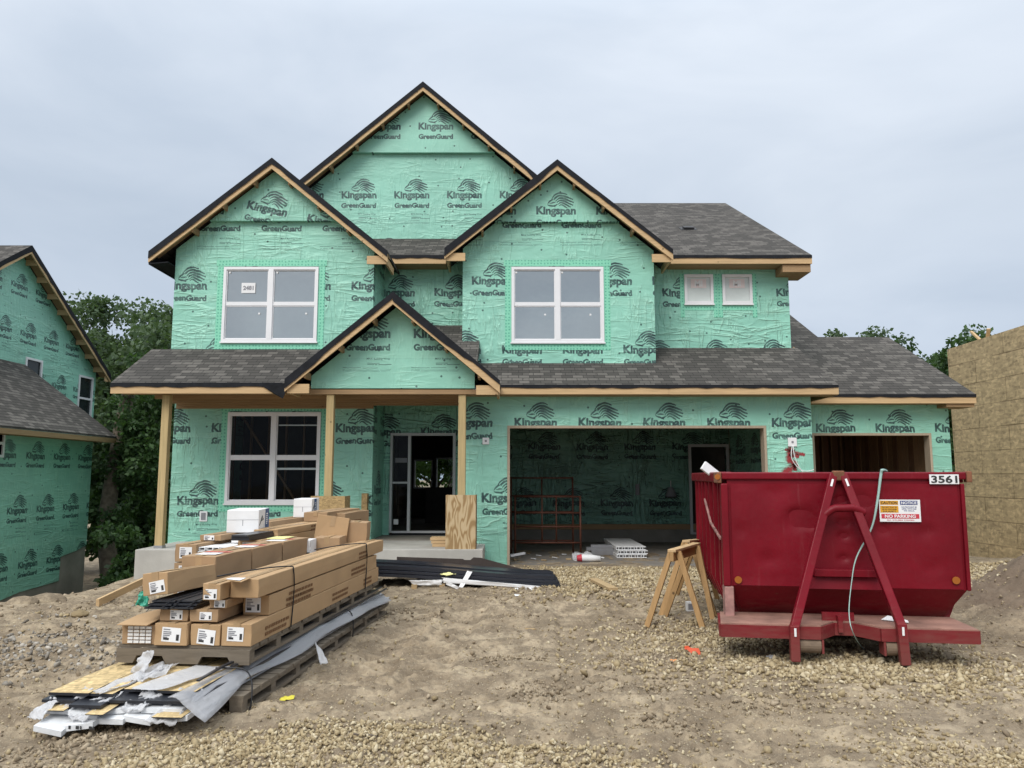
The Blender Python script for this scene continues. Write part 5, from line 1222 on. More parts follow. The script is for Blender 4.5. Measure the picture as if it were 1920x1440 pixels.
tag(MB().prism([dw((q.x - .09, -.08, .334)), dw((q.x + .10, -.20, .334)), dw((q.x + .12, -.12, .336)), dw((q.x - .02, -.03, .36))], (0, 0, .006)).build('paper_scrap', M['paper']), 'crumpled white scrap lying on the container deck by the right leg', 'scrap')

# ================================================================== sawhorses
def sawhorse(label, tA, tB, feet):
    t = thing('sawhorse', label, 'sawhorse', ((tA.x + tB.x) / 2, (tA.y + tB.y) / 2, 0), 0, 'wooden sawhorses by the container')
    d = (tB - tA).normalized()
    MB().bar(tA - d * .08, tB + d * .08, .04, .10).build('beam', M['horse'], t, bevel=.004)
    MB().bar(tA - d * .08 + Vector((0, 0, .066)), tB + d * .08 + Vector((0, 0, .066)), .095, .03).build('top_board', M['pine_y'], t, bevel=.004)
    side = d.cross(Vector((0, 0, 1)))
    for k, ft in enumerate(feet):
        top = (tA if k < 2 else tB) + side * (.042 if (ft - tA).dot(side) > 0 else -.042) + Vector((0, 0, .05)) + d * (.03 if k < 2 else -.03)
        MB().bar(top, ft, .062, .034, d).build('leg', M['horse'], t, bevel=.003)
    return t
def gf(u, v): p = G(u, v); p.z = hz(p.x, p.y); return p
A = P(1264, 1043, 8.85); B = P(1303, 1031, 9.5)
sawhorse('nearer of the two wooden sawhorses left of the red container', A, B, [gf(1213, 1176), gf(1318, 1185), gf(1247, 1152), gf(1337, 1166)])
A = P(1289, 1025, 9.75); B = P(1312, 1022, 10.5)
sawhorse('farther wooden sawhorse half hidden behind the nearer one', A, B, [gf(1239, 1150), gf(1341, 1156), gf(1268, 1118), gf(1345, 1125)])

# ================================================================== material stacks
M['carton'] = plain('carton', (.40, .26, .138), .85, .07, 3, .06, 30); M['carton_b'] = plain('carton_b', (.33, .215, .12), .85, .08, 3, .06, 30)
M['tape_brown'] = plain('tape_brown', (.36, .24, .13), .35, .08); M['carton_in'] = plain('carton_in', (.16, .095, .05), .9, .1); M['brown_ink'] = plain('brown_ink', (.17, .085, .035), .85, .1)
M['pallet'] = wood('pallet', (.19, .155, .115), 1, .9, .35); M['pallet_x'] = wood('pallet_x', (.17, .14, .105), 0, .9, .35)
M['soffit_black'] = plain('soffit_black', (.018, .020, .026), .35, .2, 5, 0, 60, .6)
M['foam'] = None
def foam_mat(colr=(.76, .76, .77), clear=.26):
    t = NT('foam'); c = t.coord((1, .35, 1) if clear > .3 else (1, 1, 1)); t.fin(colr, .38, t.bump(t.noise(c, 9, 4, .6, .8), .7, .04), .5)
    tr_ = t.n('ShaderNodeBsdfTransparent'); tl = t.n('ShaderNodeBsdfTranslucent', {'Color': (.7, .7, .72, 1)})
    ad = t.n('ShaderNodeMixShader', {0: .35, 1: t.b.outputs[0], 2: tl.outputs[0]}); ms = t.n('ShaderNodeMixShader', {0: clear, 1: ad.outputs[0], 2: tr_.outputs[0]})
    t.link(ms.outputs[0], t.out.inputs[0]); return t.mat
M['foam'] = foam_mat(); M['film_clear'] = foam_mat((.56, .57, .60), .42)
M['foam_thick'] = plain('foam_thick', (.60, .61, .62), .5, .16, 9, .5, 18)
M['film_grey'] = plain('film_grey', (.30, .31, .33), .4, .15, 4, .35, 14, .5)
M['blue'] = plain('blue', (.035, .085, .20), .55, .1)
M['strap'] = plain('strap', (.012, .012, .014), .4, .1)
M['yellow'] = plain('yellow', (.62, .55, .06), .5, .1); M['pale_yellow'] = plain('pale_yellow', (.75, .72, .32), .5, .1)
MA = Matrix.Translation((-1.95, 5.97, 0)) @ Matrix.Rotation(-R(5.1), 4, 'Z')
MBk = Matrix.Translation((-2.80, 8.35, 0)) @ Matrix.Rotation(-R(7.0), 4, 'Z')
gcar = 'cardboard cartons stacked on the pallets'
def lbl(o, Mx, x0, x1, z0, z1, y, top=False, tilt=0):
    m = MB(); T = Mx @ Matrix.Translation(((x0 + x1) / 2, y, (z0 + z1) / 2)) @ Matrix.Rotation(tilt, 4, 'Y')
    w_, h_ = (x1 - x0) / 2, (z1 - z0) / 2
    m.box(-w_, w_, -.002, .0, -h_, h_, 0, T)
    for k, (a, b) in enumerate(((.78, random.uniform(.35, .6)), (.45, random.uniform(.6, .95)), (.20, random.uniform(.3, .8)), (-.05, random.uniform(.5, .9)), (-.3, random.uniform(.3, .7)))):
        m.box(-w_ * .85, w_ * (-.85 + 1.2 * b), -.0032, -.0021, h_ * (a - .16), h_ * a, 1, T)
    m.box(w_ * .55, w_ * .85, -.0032, -.0021, -h_ * .75, h_ * .1, 2, T); m.box(-w_ * .8, -w_ * .2, -.0032, -.0021, -h_ * .75, -h_ * .45, 2, T)
    return m.build('shipping_label', [M['paper'], M['greyprint'], M['blackprint']], o, weld=False)
def carton(label, x0, x1, y0, y1, z0, z1, Mx=MA, mat='carton', lab=None, tilt=0, name='carton', cat='carton', group=gcar, rz=0, prints=(), bands=(), ltilt=0, roll=0):
    c = Vector(((x0 + x1) / 2, (y0 + y1) / 2, z0))
    T = Mx @ Matrix.Translation(c) @ Matrix.Rotation(rz, 4, 'Z') @ Matrix.Rotation(tilt, 4, 'X') @ Matrix.Rotation(roll, 4, 'Y')
    a, b, h = (x1 - x0) / 2, (y1 - y0) / 2, z1 - z0
    # body with slightly slack, sagging sides
    m = MB(); rows = []; n = max(2, int(2 * b / .45))
    pr_ = [(-a, 0), (a, 0), (a, h / 2), (a, h), (0, h), (-a, h), (-a, h / 2)]
    vs = []; r_ = random.Random(label)
    for k in range(n + 1):
        y = -b + 2 * b * k / n; s_ = 1 - abs(2 * k / n - 1) ** 4
        for i_, (px_, pz) in enumerate(pr_):
            dx = (.004 * s_ * r_.uniform(-.3, 1) * (1 if px_ > 0 else -1)) if i_ in (2, 6) else 0
            dz = -.006 * s_ * r_.random() if i_ == 4 else 0
            je = .005 if k in (0, n) else .0
            vs.append(T @ Vector((px_ + dx + r_.uniform(-je, je), y + r_.uniform(-je, je), pz + dz - (r_.uniform(0, .007) if k in (0, n) and pz > h * .9 else 0))))
    q = len(pr_); fs = [(k * q + i_, k * q + (i_ + 1) % q, (k + 1) * q + (i_ + 1) % q, (k + 1) * q + i_) for k in range(n) for i_ in range(q)] + [tuple(range(q - 1, -1, -1)), tuple(n * q + i_ for i_ in range(q))]
    m.add(vs, fs)
    o = m.build(name, M[mat], None, bevel=.005)
    tag(o, label, cat, group)
    # taped seam along the top and flap line on the end
    sm = MB(); sm.box(-.028, .028, -b, b - .002, h + .0005, h + .0015, 0, T); sm.box(-.028, .028, -b - .0015, -b - .0005, h * .55, h + .0015, 0, T)
    sm.build('tape', M['tape_brown'], o, weld=False)
    if lab is not None:
        fx0, fx1, fz0, fz1 = lab; lbl(o, T, -a + 2 * a * fx0, -a + 2 * a * fx1, h * fz0, h * fz1, -b - .002, tilt=ltilt)
    for (sy, sl, sz) in prints:                           # flexo print on the long side
        pm = MB()
        for rr in range(2):
            yy = sy
            while yy < sy + sl:
                ww = random.uniform(.03, .07); pm.box(a + .004, a + .0055, -b + yy, -b + yy + ww, h * sz - rr * .045, h * sz - rr * .045 + .024, 0, T); yy += ww + .018
        pm.build('printed_text', M['brown_ink'], o, weld=False)
    return o
def pallet(label, x0, x1, y0, y1, z0, Mx, h=.13):
    t = thing('pallet', label, 'pallet', Mx @ Vector(((x0 + x1) / 2, (y0 + y1) / 2, z0)), 0, 'wooden pallets under the stacks')
    w_ = x1 - x0
    n = int((y1 - y0) / .155)
    d = MB()
    for k in range(n): y = y0 + (y1 - y0) * k / n; d.box(x0 + random.uniform(-.01, .01), x1 + random.uniform(-.01, .01), y + .01, y + (y1 - y0) / n - .015, z0 + h - .022, z0 + h, 0, Mx)
    d.build('deck', M['pallet_x'], t)
    for xx in (x0 + .01, (x0 + x1) / 2 - .05, x1 - .11):
        MB().box(xx, xx + .10, y0 + .01, y1 - .02, z0 + h - .046, z0 + h - .0225, 0, Mx).build('deck_support', M['pallet'], t)
        MB().box(xx, xx + .10, y0 + .01, y1 - .02, z0 + .001, z0 + .024, 0, Mx).build('bottom_board', M['pallet'], t)
        k = y0 + .01
        while k < y1 - .12: MB().box(xx + .004, xx + .096, k, k + .09, z0 + .0245, z0 + h - .0465, 0, Mx).build('block', M['pallet'], t); k += .52
    if h < .2 and z0 > .2:                               # front stringer with fork notches
        MB().prism([Mx @ Vector((a, y0 - .022, z0 + b)) for a, b in ((x0, .0), (x0 + .13, .0), (x0 + .16, .055), (x0 + .36, .055), (x0 + .39, .0), (x1 - .40, .0), (x1 - .37, .055), (x1 - .17, .055), (x1 - .14, .0), (x1, .0), (x1, h - .024), (x0, h - .024))], Mx.to_3x3() @ Vector((0, .03, 0))).build('stringer', M['pallet_x'], t)
    return t
# --- lower pallet and long siding boards
pallet('long low grey pallet carrying the loose siding boards on the dirt', -1.0, .09, -.30, 3.85, .01, MA)
pallet('grey weathered pallet with fork notches under the brown cartons, lying on the siding', -1.04, .0, 0, 3.72, .285, MA)
def plank(label, x0, x1, y0, y1, z, th, mats, sag=.10, skew=0.0, group=None, name='siding_board', cat='siding board', lip=.0, twist=0):
    skew = skew * .35 - .15 * max(0, (x0 + 1.05)) / 1.05; n = 14; m = MB(); rows_t = []; rows_b = []
    for k in range(n + 1):
        f_ = k / n; y = y0 + (y1 - y0) * f_; d = max(0, -.30 - y); z_ = z - sag * (d / .75) ** 1.4
        dx = skew * (1 - f_) ** 1.6
        rows_t.append([MA @ Vector((x0 + dx, y, z_ + th + twist * d)), MA @ Vector((x1 + dx, y, z_ + th - twist * d))]); rows_b.append([MA @ Vector((x0 + dx, y, z_ + twist * d)), MA @ Vector((x1 + dx, y, z_ - twist * d))])
    m.sheet(rows_t, m=0)
    o = len(m.v); m.sheet(rows_b, m=1)
    N = 2
    for k in range(n):
        for e_ in (0, 1):
            a_ = k * 2 + e_; m.f.append((a_, a_ + 2, o + a_ + 2, o + a_)); m.m.append(1)
    for k in (0, n): m.f.append((k * 2, k * 2 + 1, o + k * 2 + 1, o + k * 2)); m.m.append(1)
    ob_ = m.build(name, mats, None)
    return tag(ob_, label, cat, group)
gs = 'long siding boards on the lower pallet'
BK = M['soffit_black']
plank('wide strand board siding with black edge at the left of the low stack', -1.06, -.78, -.70, 3.9, .243, .018, [M['osb_board'], BK], .03, -.07, gs)
plank('narrow strand board siding half covered by a folded foam sleeve, second from the left', -.76, -.60, -.68, 3.9, .240, .018, [M['osb_board'], BK], .04, -.02, gs)
plank('strand board siding left of the big white foam sheet', -.56, -.33, -.60, 3.9, .245, .018, [M['osb_board'], BK], .03, .03, gs)
plank('strand board siding right of the big white foam sheet, nearest the film', -.31, -.03, -.60, 3.9, .240, .018, [M['osb_board'], BK], .03, .06, gs)
for k, (x0_, x1_, y0_, z_, sk, lb) in enumerate(((-1.07, -.84, -.74, .218, -.09, 'black siding board just under the left strand board'), (-.82, -.60, -.80, .212, -.05, 'black siding board sticking out under the second strand board'),
                                 (-.58, -.34, -.72, .218, .0, 'black siding board under the strand board left of the big foam sheet'), (-.32, .02, -.70, .214, .06, 'black siding board under the strand board nearest the film'))):
    plank(lb, x0_, x1_, y0_, 3.88, z_, .018, [BK, BK], .05, sk, gs)
gw = 'foam wrapped siding boards in the low stack'
SP_ = (('foam wrapped siding end poking out highest at the left front', -1.03, -.84, -.76, .178, .032, -.10, .10), ('foam wrapped siding end with strand board showing, upper row left of the middle', -.83, -.63, -.80, .180, .030, -.03, .10),
       ('foam wrapped siding end in the upper row under the big foam sheet', -.62, -.36, -.74, .180, .030, .01, .09), ('foam wrapped siding end in the upper row at the right front', -.34, -.06, -.72, .178, .032, .06, .09),
       ('foam wrapped siding end lowest at the left front corner', -1.02, -.83, -.90, .143, .034, -.02, .13), ('foam wrapped siding end marked with black print at the front', -.82, -.62, -.86, .145, .034, -.02, .12),
       ('foam wrapped siding end right of the printed one', -.60, -.43, -.80, .143, .034, .0, .10), ('foam wrapped siding end in the middle of the lowest row', -.42, -.23, -.78, .145, .034, .0, .10), ('foam wrapped siding end at the right of the lowest row', -.22, .02, -.76, .143, .034, .05, .09))
for k, (lb, x0_, x1_, y0_, z_, th, sk, sg_) in enumerate(SP_):
    o = plank(lb, x0_, x1_, y0_, 3.86, z_, th, [M['foam_thick'], M['foam_thick']], sg_, sk, gw, 'wrapped_board', 'siding board', twist=.03 * math.sin(k * 2.1))
    if k == 5:
        q0 = MA @ Vector(((x0_ + x1_) / 2 + sk, y0_ - .004, z_ - sg_ * ((-.30 - y0_) / .75) ** 1.4 + th / 2))
        mm = MB()
        for a_, w_ in ((-.08, .014), (-.03, .02), (0.0, .008), (.06, .02), (.085, .012)): mm.box(a_, a_ + w_, -.002, .0, -.010, .010, 0, Matrix.Translation(q0) @ Matrix.Rotation(-R(6.3), 4, 'Z'))
        mm.build('printed_mark', M['blackprint'], o, weld=False)
for lb, x0_, x1_, y0_, z_, sk in (('bare strand board offcut between the foam ends, left one', -.98, -.86, -.82, .211, -.06), ('bare strand board offcut between the foam ends, middle one', -.66, -.54, -.86, .211, .0), ('strand board patch on the right foam wrapped end', -.20, .0, -.80, .180, .055)):
    plank(lb, x0_, x1_, y0_, .4, z_, .006, [M['osb_board'], BK], .08, sk, 'strand board offcuts in the low stack', 'board_offcut', 'offcut')
# crumpled foam sheets and sleeves
def crumple(label, pts4, nu, nv, amp, mat, seed, name='foam_sheet', cat='foam sheet', group=None, curl=0.0):
    nu, nv = nu * 2, nv * 2; a, b, c_, d = [Vector(q) for q in pts4]; rows = []
    nrm = (b - a).cross(d - a).normalized()
    if nrm.z < 0: nrm = -nrm
    for i_ in range(nu + 1):
        rr = []
        for j in range(nv + 1):
            s_, t_ = i_ / nu, j / nv
            p = a.lerp(b, s_).lerp(d.lerp(c_, s_), t_)
            w_ = float(fbm(np.array([s_ * 4 + seed]), np.array([t_ * 3 + seed * 2]), 4, .62)[0]); w2 = float(fbm(np.array([s_ * 9 + seed * 3]), np.array([t_ * 9 + seed]), 3)[0])
            w3 = abs(float(fbm(np.array([s_ * 6 + seed * 5 + t_ * 2]), np.array([t_ * 2.5 + seed]), 2)[0]))
            p = p + nrm * (amp * (w_ * 1.7 - w3 * 1.2) + curl * (s_ - .5) ** 2 * 4) + (b - a) * (.045 * w2) * (1 if i_ in (0, nu) else .3) + (d - a) * (.035 * w2) * (1 if j in (0, nv) else .3)
            rr.append(p)
        rows.append(rr)
    o = MB().sheet(rows).build(name, mat, None, smooth=True)
    s_ = o.modifiers.new('thickness', 'SOLIDIFY'); s_.thickness = .003
    return tag(o, label, cat, group)
L = lambda x, y, z: MA @ Vector((x, y, z))
gf_ = 'crumpled white foam wrap on the siding'
crumple('large white foam sheet lying along the low siding stack', [L(-.55, -.64, .266), L(-.30, -.62, .264), L(-.12, -.02, .276), L(-.40, -.02, .276)], 10, 10, .007, M['foam'], 3, group=gf_, curl=.010)
crumple('white foam sleeve folded back over the left siding boards', [L(-.80, -.66, .25), L(-.70, -.70, .245), L(-.52, -.06, .28), L(-.66, -.04, .285)], 8, 12, .03, M['foam'], 4, group=gf_, curl=.02)
crumple('rumpled foam patch beside the upright flap', [L(-.70, -.42, .275), L(-.56, -.46, .27), L(-.50, -.20, .30), L(-.62, -.18, .32)], 8, 8, .06, M['foam'], 14, group=gf_)
crumple('upright crumpled foam flap at the front of the notched pallet', [L(-.80, -.24, .27), L(-.66, -.28, .27), L(-.64, -.20, .42), L(-.74, -.18, .40)], 6, 6, .05, M['foam'], 5, group=gf_)
crumple('torn foam piece hanging at the left front corner of the siding', [L(-1.13, -.84, .13), L(-1.0, -.88, .14), L(-.98, -.72, .215), L(-1.08, -.70, .21)], 6, 6, .05, M['foam'], 6, group=gf_)
crumple('foam sleeve bunched between the left and middle board ends', [L(-.86, -.82, .14), L(-.72, -.86, .13), L(-.60, -.62, .235), L(-.76, -.62, .245)], 10, 10, .06, M['foam'], 8, group=gf_)
crumple('foam sleeve rolled round the middle board ends', [L(-.54, -.76, .17), L(-.40, -.76, .17), L(-.34, -.60, .24), L(-.48, -.60, .245)], 8, 6, .05, M['foam'], 9, group=gf_)
crumple('foam sleeve gathered at the right front corner of the siding', [L(-.34, -.82, .12), L(-.14, -.80, .10), L(-.10, -.52, .245), L(-.24, -.56, .255)], 8, 6, .06, M['foam'], 10, group=gf_)
crumple('foam strip lying between the two left strand boards', [L(-.98, -.74, .18), L(-.92, -.80, .17), L(-.82, -.62, .26), L(-.90, -.60, .262)], 6, 6, .04, M['foam'], 11, group=gf_)
# plastic film draped down the right side
rows = []; N = 60
for k in range(N + 1):
    y = -.80 + 4.5 * k / N; fl = min(1, max(0, (-.05 - y) / .75)); rr = []
    for j in range(10):
        t_ = j / 9; w_ = float(fbm(np.array([y * 2.6]), np.array([t_ * 2.5 + 3]), 3)[0]); wv_ = .022 * math.sin(y * 4.3 + t_ * 4) * t_
        x = -.07 + .175 * t_ + .07 * fl * t_ + w_ * .05 * t_ + wv_ - .16 * max(0, 1 - (y + .8) / 4.6) ** 1.6 + .03; z = .262 - .10 * max(0, t_ - .35) ** 1.1 - .02 * math.sin(y * 2.1) * t_ - .13 * fl * max(0, t_ - .2) + w_ * .035
        if y > .0: z = min(z, .280)
        rr.append(L(x, y, max(z, .02)))
    rows.append(rr)
o = MB().sheet(rows).build('plastic_film', M['film_clear'], None, smooth=True); o.modifiers.new('thickness', 'SOLIDIFY').thickness = .003
tag(o, 'grey plastic film draped along the right side of the low siding stack', 'plastic film')
for k, (lb, x_, y0_, z_, sk) in enumerate((('dark siding edge lying over the plastic film, inner one', -.035, -.50, .303, .05), ('dark siding edge lying over the plastic film, outer one', .03, -.10, .287, .04), ('dark siding edge below the plastic film', .06, -.3, .175, .05))):
    plank(lb, x_, x_ + .022, y0_, 3.9, z_, .012, [BK, BK], .10, sk, 'dark boards by the film')
crumple('white foam end sticking out at the far right of the low stack', [L(-.02, 3.55, .20), L(.08, 3.50, .17), L(.10, 3.82, .19), L(-.02, 3.84, .25)], 5, 5, .03, M['foam'], 12, group=gf_)
crumple('small torn film tab hanging on the right side of the low stack', [L(.07, 1.22, .20), L(.16, 1.18, .14), L(.26, 1.02, .07), L(.20, 1.00, .06)], 4, 4, .02, M['foam'], 13, group=gf_)

# --- first stack of cartons
Z1 = .416
carton('open ended carton full of white trim at the front left of the pallet', -1.02, -.75, 0.0, 3.6, Z1, Z1 + .15, mat='carton_b')
carton('labelled carton second from the left in the bottom front row', -.745, -.49, -.02, 3.65, Z1, Z1 + .165, lab=(.22, .80, .16, .80), ltilt=.06)
carton('labelled carton third from the left in the bottom front row', -.475, -.245, .0, 3.65, Z1, Z1 + .155, lab=(.24, .84, .06, .76), ltilt=.10)
carton('long carton with its full right side showing along the pallet edge', -.235, .0, .0, 3.66, Z1, Z1 + .165, lab=(.20, .74, .22, .84), prints=((.25, .45, .45), (1.9, .5, .5), (3.0, .3, .5)), ltilt=.03)
Z2 = Z1 + .168
carton('flat carton with label in the second row, left one', -.75, -.52, .04, 3.5, Z2, Z2 + .088, mat='carton_b', lab=(.38, .80, .12, .92))
carton('flat carton with label in the second row, middle one', -.50, -.275, .02, 3.5, Z2, Z2 + .095, mat='carton_b', lab=(.36, .78, .16, .78))
carton('carton with torn clear end set back above the right bottom carton', -.22, -.005, .34, 3.58, Z2, Z2 + .158, lab=(.08, .66, .14, .86), prints=((.35, .6, .35), (.4, .55, .62), (2.2, .5, .5)))
carton('narrow carton with a pale sleeve under the top left long carton', -.365, -.225, .05, 3.4, Z2 + .098, Z2 + .165, mat='carton_b', lab=(.3, .9, .1, .9))
Z3 = Z2 + .17
carton('narrow long carton on top, left of the slanted open one', -.375, -.235, -.04, 3.72, Z3, Z3 + .125, lab=(.08, .80, .06, .66))
o = carton('topmost long carton with open flap slanting over the right edge', -.225, .0, .10, 3.85, Z3, Z3 + .145, prints=((2.7, .3, .4),))
T = MA @ Matrix.Translation((-.125, .10, Z3 + .145))
MB().prism([T @ Vector(q) for q in ((-.10, .0, .002), (.06, .0, .002), (.04, -.13, -.012), (-.11, -.12, .006))], (0, 0, .004)).build('flap', M['carton'], o)
MB().prism([T @ Vector(q) for q in ((-.09, -.02, .0075), (.03, -.02, .0075), (.02, -.11, .0), (-.09, -.11, .0095))], (0, 0, .001)).build('shipping_label', M['paper'], o)
# trim ends showing in the open carton, and its lid
em = MB()
for r_ in range(5):
    for c_ in range(4): em.box(-.965 + c_ * .048, -.925 + c_ * .048, -.012, -.003, Z1 + .012 + r_ * .026, Z1 + .030 + r_ * .026, 0, MA)
tag(em.build('trim_bundle', M['white'], None, weld=False), 'ends of white vinyl trim inside the open carton at front left', 'trim', 'trim bundles')
MB_ = MB().prism([MA @ Vector(q) for q in ((-1.02, -.07, Z1 + .152), (-.77, -.09, Z1 + .155), (-.75, .30, Z1 + .20), (-.84, .40, Z1 + .22), (-.99, .16, Z1 + .185))], (0, 0, .005)).build('cardboard_flap', M['carton'], None)
tag(MB_, 'loose tan cardboard lid bent up over the open front left carton', 'cardboard')
# black soffit panels
t = thing('soffit_bundle', 'bundle of glossy black soffit panels lying across the flat cartons', 'soffit panels', MA @ Vector((-.62, .7, Z2 + .1)), 0)
for k in range(3):
    for j in range(2):
        x0_ = -.83 + j * .19 + k * .012; z_ = Z2 + .100 + k * .021
        MB().box(x0_, x0_ + .185, -.04 + .03 * k + .02 * j, 2.6, z_, z_ + .012, 0, MA).box(x0_ + .02, x0_ + .035, -.045 + .03 * k, 2.6, z_ + .0125, z_ + .019, 0, MA).box(x0_ + .14, x0_ + .155, -.045 + .03 * k, 2.6, z_ + .0125, z_ + .019, 0, MA).build('panel', M['soffit_black'], t)
carton('flat carton along the left rear under the labelled cartons', -1.03, -.765, .75, 3.5, Z1 + .155, Z1 + .25, mat='carton_b')
carton('tilted labelled carton leaning over the black soffit panels', -.90, -.69, .08, .80, Z2 + .172, Z2 + .345, lab=(.28, .88, .10, .62), tilt=-.03, rz=R(-3), ltilt=-.12, roll=-.10)
zk = Z2 + .16
for k, (y0_, y1_, lb) in enumerate(((.72, 1.42, 'squat carton with red and white labels nearest the front of its row'), (1.44, 2.14, 'squat carton with red and white labels in the middle of its row'), (2.16, 2.86, 'squat carton with red and white labels at the back of its row'))):
    o = carton(lb, -.99 + .02 * k, -.68 + .02 * k, y0_ + .08, y1_ + .08, zk, zk + .25, rz=R(-1.5), mat='carton_b')
    T = MA @ Matrix.Translation((-.84 + .02 * k, y0_ + .18, zk + .2515))
    MB().box(-.09, .10, .0, .16, 0, .001, 0, T).build('shipping_label', M['paper'], o)
    MB().box(-.11, .13, .20, .29, 0, .001, 0, T).build('red_label', plain('label_red_%d' % k, (.50, .12, .10), .6, .1), o)
o = carton('black and white printed box half hidden behind the squat cartons', -.80, -.60, 2.9, 3.15, zk + .02, zk + .22, mat='white', name='printed_box', cat='box', group='printed boxes on the stacks', rz=R(4))
T = MA @ Matrix.Translation((-.70, 2.9, zk + .02)) @ Matrix.Rotation(R(4), 4, 'Z')
MB().box(-.099, .099, -.006, -.003, .02, .06, 0, T).box(-.06, .0, -.006, -.003, .08, .19, 0, T).box(.1025, .1045, .0, .22, .03, .09, 0, T).box(.1025, .1045, .0, .22, .12, .185, 0, T).build('printed_panel', M['blackprint'], o, weld=False)
carton('small plain carton behind the black and white box', -.66, -.36, 3.15, 3.55, zk + .05, zk + .23, rz=R(6), mat='carton_b')
carton('plain carton tipped on its edge on top of the stacks', -.80, -.42, 3.5, 3.85, zk + .16, zk + .44, rz=R(14), tilt=-.10, mat='carton', roll=.14)
carton('plain carton standing just right of the tipped one', -.46, -.18, 3.62, 3.95, zk + .12, zk + .38, rz=R(8), mat='carton_b', roll=.05)
tag(MB().box(-.86, -.66, 2.55, 2.85, zk + .256, zk + .264, 0, MA @ Matrix.Rotation(R(2), 4, 'Z')).build('folded_sheet', M['pale_yellow']), 'folded pale yellow sheet on the squat cartons', 'sheet')
# strapping bands
def band(label, y, x_top0, x_top1, zt_, zs, sag=0):
    pts = [L(x_top0, y - .5, zt_ - .01), L((x_top0 + x_top1) / 2, y - .15, zt_ + .012), L(x_top1 - .02, y, zt_ + .016), L(x_top1 + .012, y + .01, zt_ - .02), L(x_top1 + .014, y + .03, zt_ - .2), L(x_top1 + .012, y - .01, zs)]
    tag(MB().tube(smooth_path(pts, 4), .006, 6).build('strap', M['strap'], smooth=True), label, 'strap', 'black straps round the stacks')
band('black strap round the cartons near the front end', .78, -.42, .0, Z3 + .145, Z1 + .0)
band('black strap round the cartons near the far end', 3.05, -.42, .0, Z3 + .145, Z1 + .0)
pts = [L(-.20, -.14, .29), L(.0, -.14, .29), L(.075, -.15, .22), L(.105, -.2, .10), L(.10, -.22, .02)]
tag(MB().tube(smooth_path(pts, 4), .006, 6).build('strap', M['strap'], smooth=True), 'black strap round the low siding stack at its front', 'strap', 'black straps round the stacks')
pts = [L(-.05, 2.35, .30), L(.06, 2.32, .28), L(.10, 2.30, .18), L(.105, 2.28, .02)]
tag(MB().tube(smooth_path(pts, 4), .006, 6).build('strap', M['strap'], smooth=True), 'black strap round the low siding stack farther back', 'strap', 'black straps round the stacks')

# --- second stack, behind on the left
LB_ = lambda x, y, z: MBk @ Vector((x, y, z))
pallet('grey pallet under the rear left stack of cartons', -.82, .02, .0, 3.7, .0, MBk)
k2 = [(.135, .38, 'lower plain carton at the left of the rear stack'), (.385, .575, 'carton with white label below the top left one of the rear stack'), (.58, .765, 'labelled carton in the left column of the rear stack, second from top'), (.77, .96, 'labelled carton at the top left corner of the rear stack')]
for z0_, z1_, lb in k2: carton(lb, -.82, -.58, .0, 3.6, z0_, z1_, MBk, 'carton_b', lab=(.22, .80, .2, .82) if z0_ > .3 else None)
carton('tall plain carton in the middle of the rear stack under the trim ends', -.57, -.25, .04, 3.6, .135, .80, MBk, 'carton_b', lab=(.3, .8, .66, .74))
carton('plain carton at the right of the rear stack', -.24, .02, .06, 3.6, .135, .86, MBk, 'carton_b', lab=(.25, .85, .84, .95))
carton('low carton with label on the right top of the rear stack', -.26, .0, .30, 2.4, .865, .985, MBk, 'carton', lab=(.2, .75, .2, .8))
carton('flat pale carton lying on the top left corner of the rear stack', -.74, -.50, .36, 1.6, .965, 1.03, MBk, 'carton_b', lab=(.2, .7, .1, .9))
t = thing('trim_bundle', 'bundle of white vinyl trim with hollow ends on the rear stack', 'trim', LB_(-.42, 1.5, .80), 0, 'trim bundles')
for r_ in range(3):
    for c_ in range(4):
        x_ = -.575 + c_ * .078; z_ = .803 + r_ * .042
        m = MB()
        for (a, b, c0, d0) in ((0, .07, 0, .006), (0, .07, .030, .036), (0, .006, .0061, .0299), (.064, .07, .0061, .0299)): m.box(x_ + a, x_ + b, .0 + .02 * (r_ + c_ % 2), 3.5, z_ + c0, z_ + d0, 0, MBk)
        m.build('trim_piece', M['white'], t)
tag(MB().box(-.25, -.05, .12, 1.4, .99, 1.03, 0, MBk).box(-.24, -.06, .10, 1.3, 1.031, 1.05, 0, MBk).build('trim_bundle', M['soffit_black']), 'short black bundle beside the white trim ends on the rear stack', 'trim', 'trim bundles')
tag(MB().box(-.44, -.24, .5, 3.6, .935, .985, 0, MBk).build('trim_bundle', M['white']), 'long white trim board running back along the rear stack', 'trim', 'trim bundles')
carton('long carton with taped top running back on the rear stack', -.30, .0, .75, 3.55, .99, 1.07, MBk, 'carton', prints=((1.0, .4, .5),))
carton('long carton at the far left rear of the stacks behind the white boxes', -.78, -.52, 1.7, 3.7, .965, 1.10, MBk, 'carton_b')
carton('tall carton at the far right end of the rear stack, near the porch', -.30, .03, 2.25, 3.65, 1.075, 1.20, MBk, 'carton_b', prints=((.6, .4, .5),))
carton('tall end carton facing the porch with printed side', -.02, .16, 2.6, 3.68, .62, 1.17, MBk, 'carton_b', prints=((.2, .5, .75), (.3, .5, .5), (.2, .5, .3)))
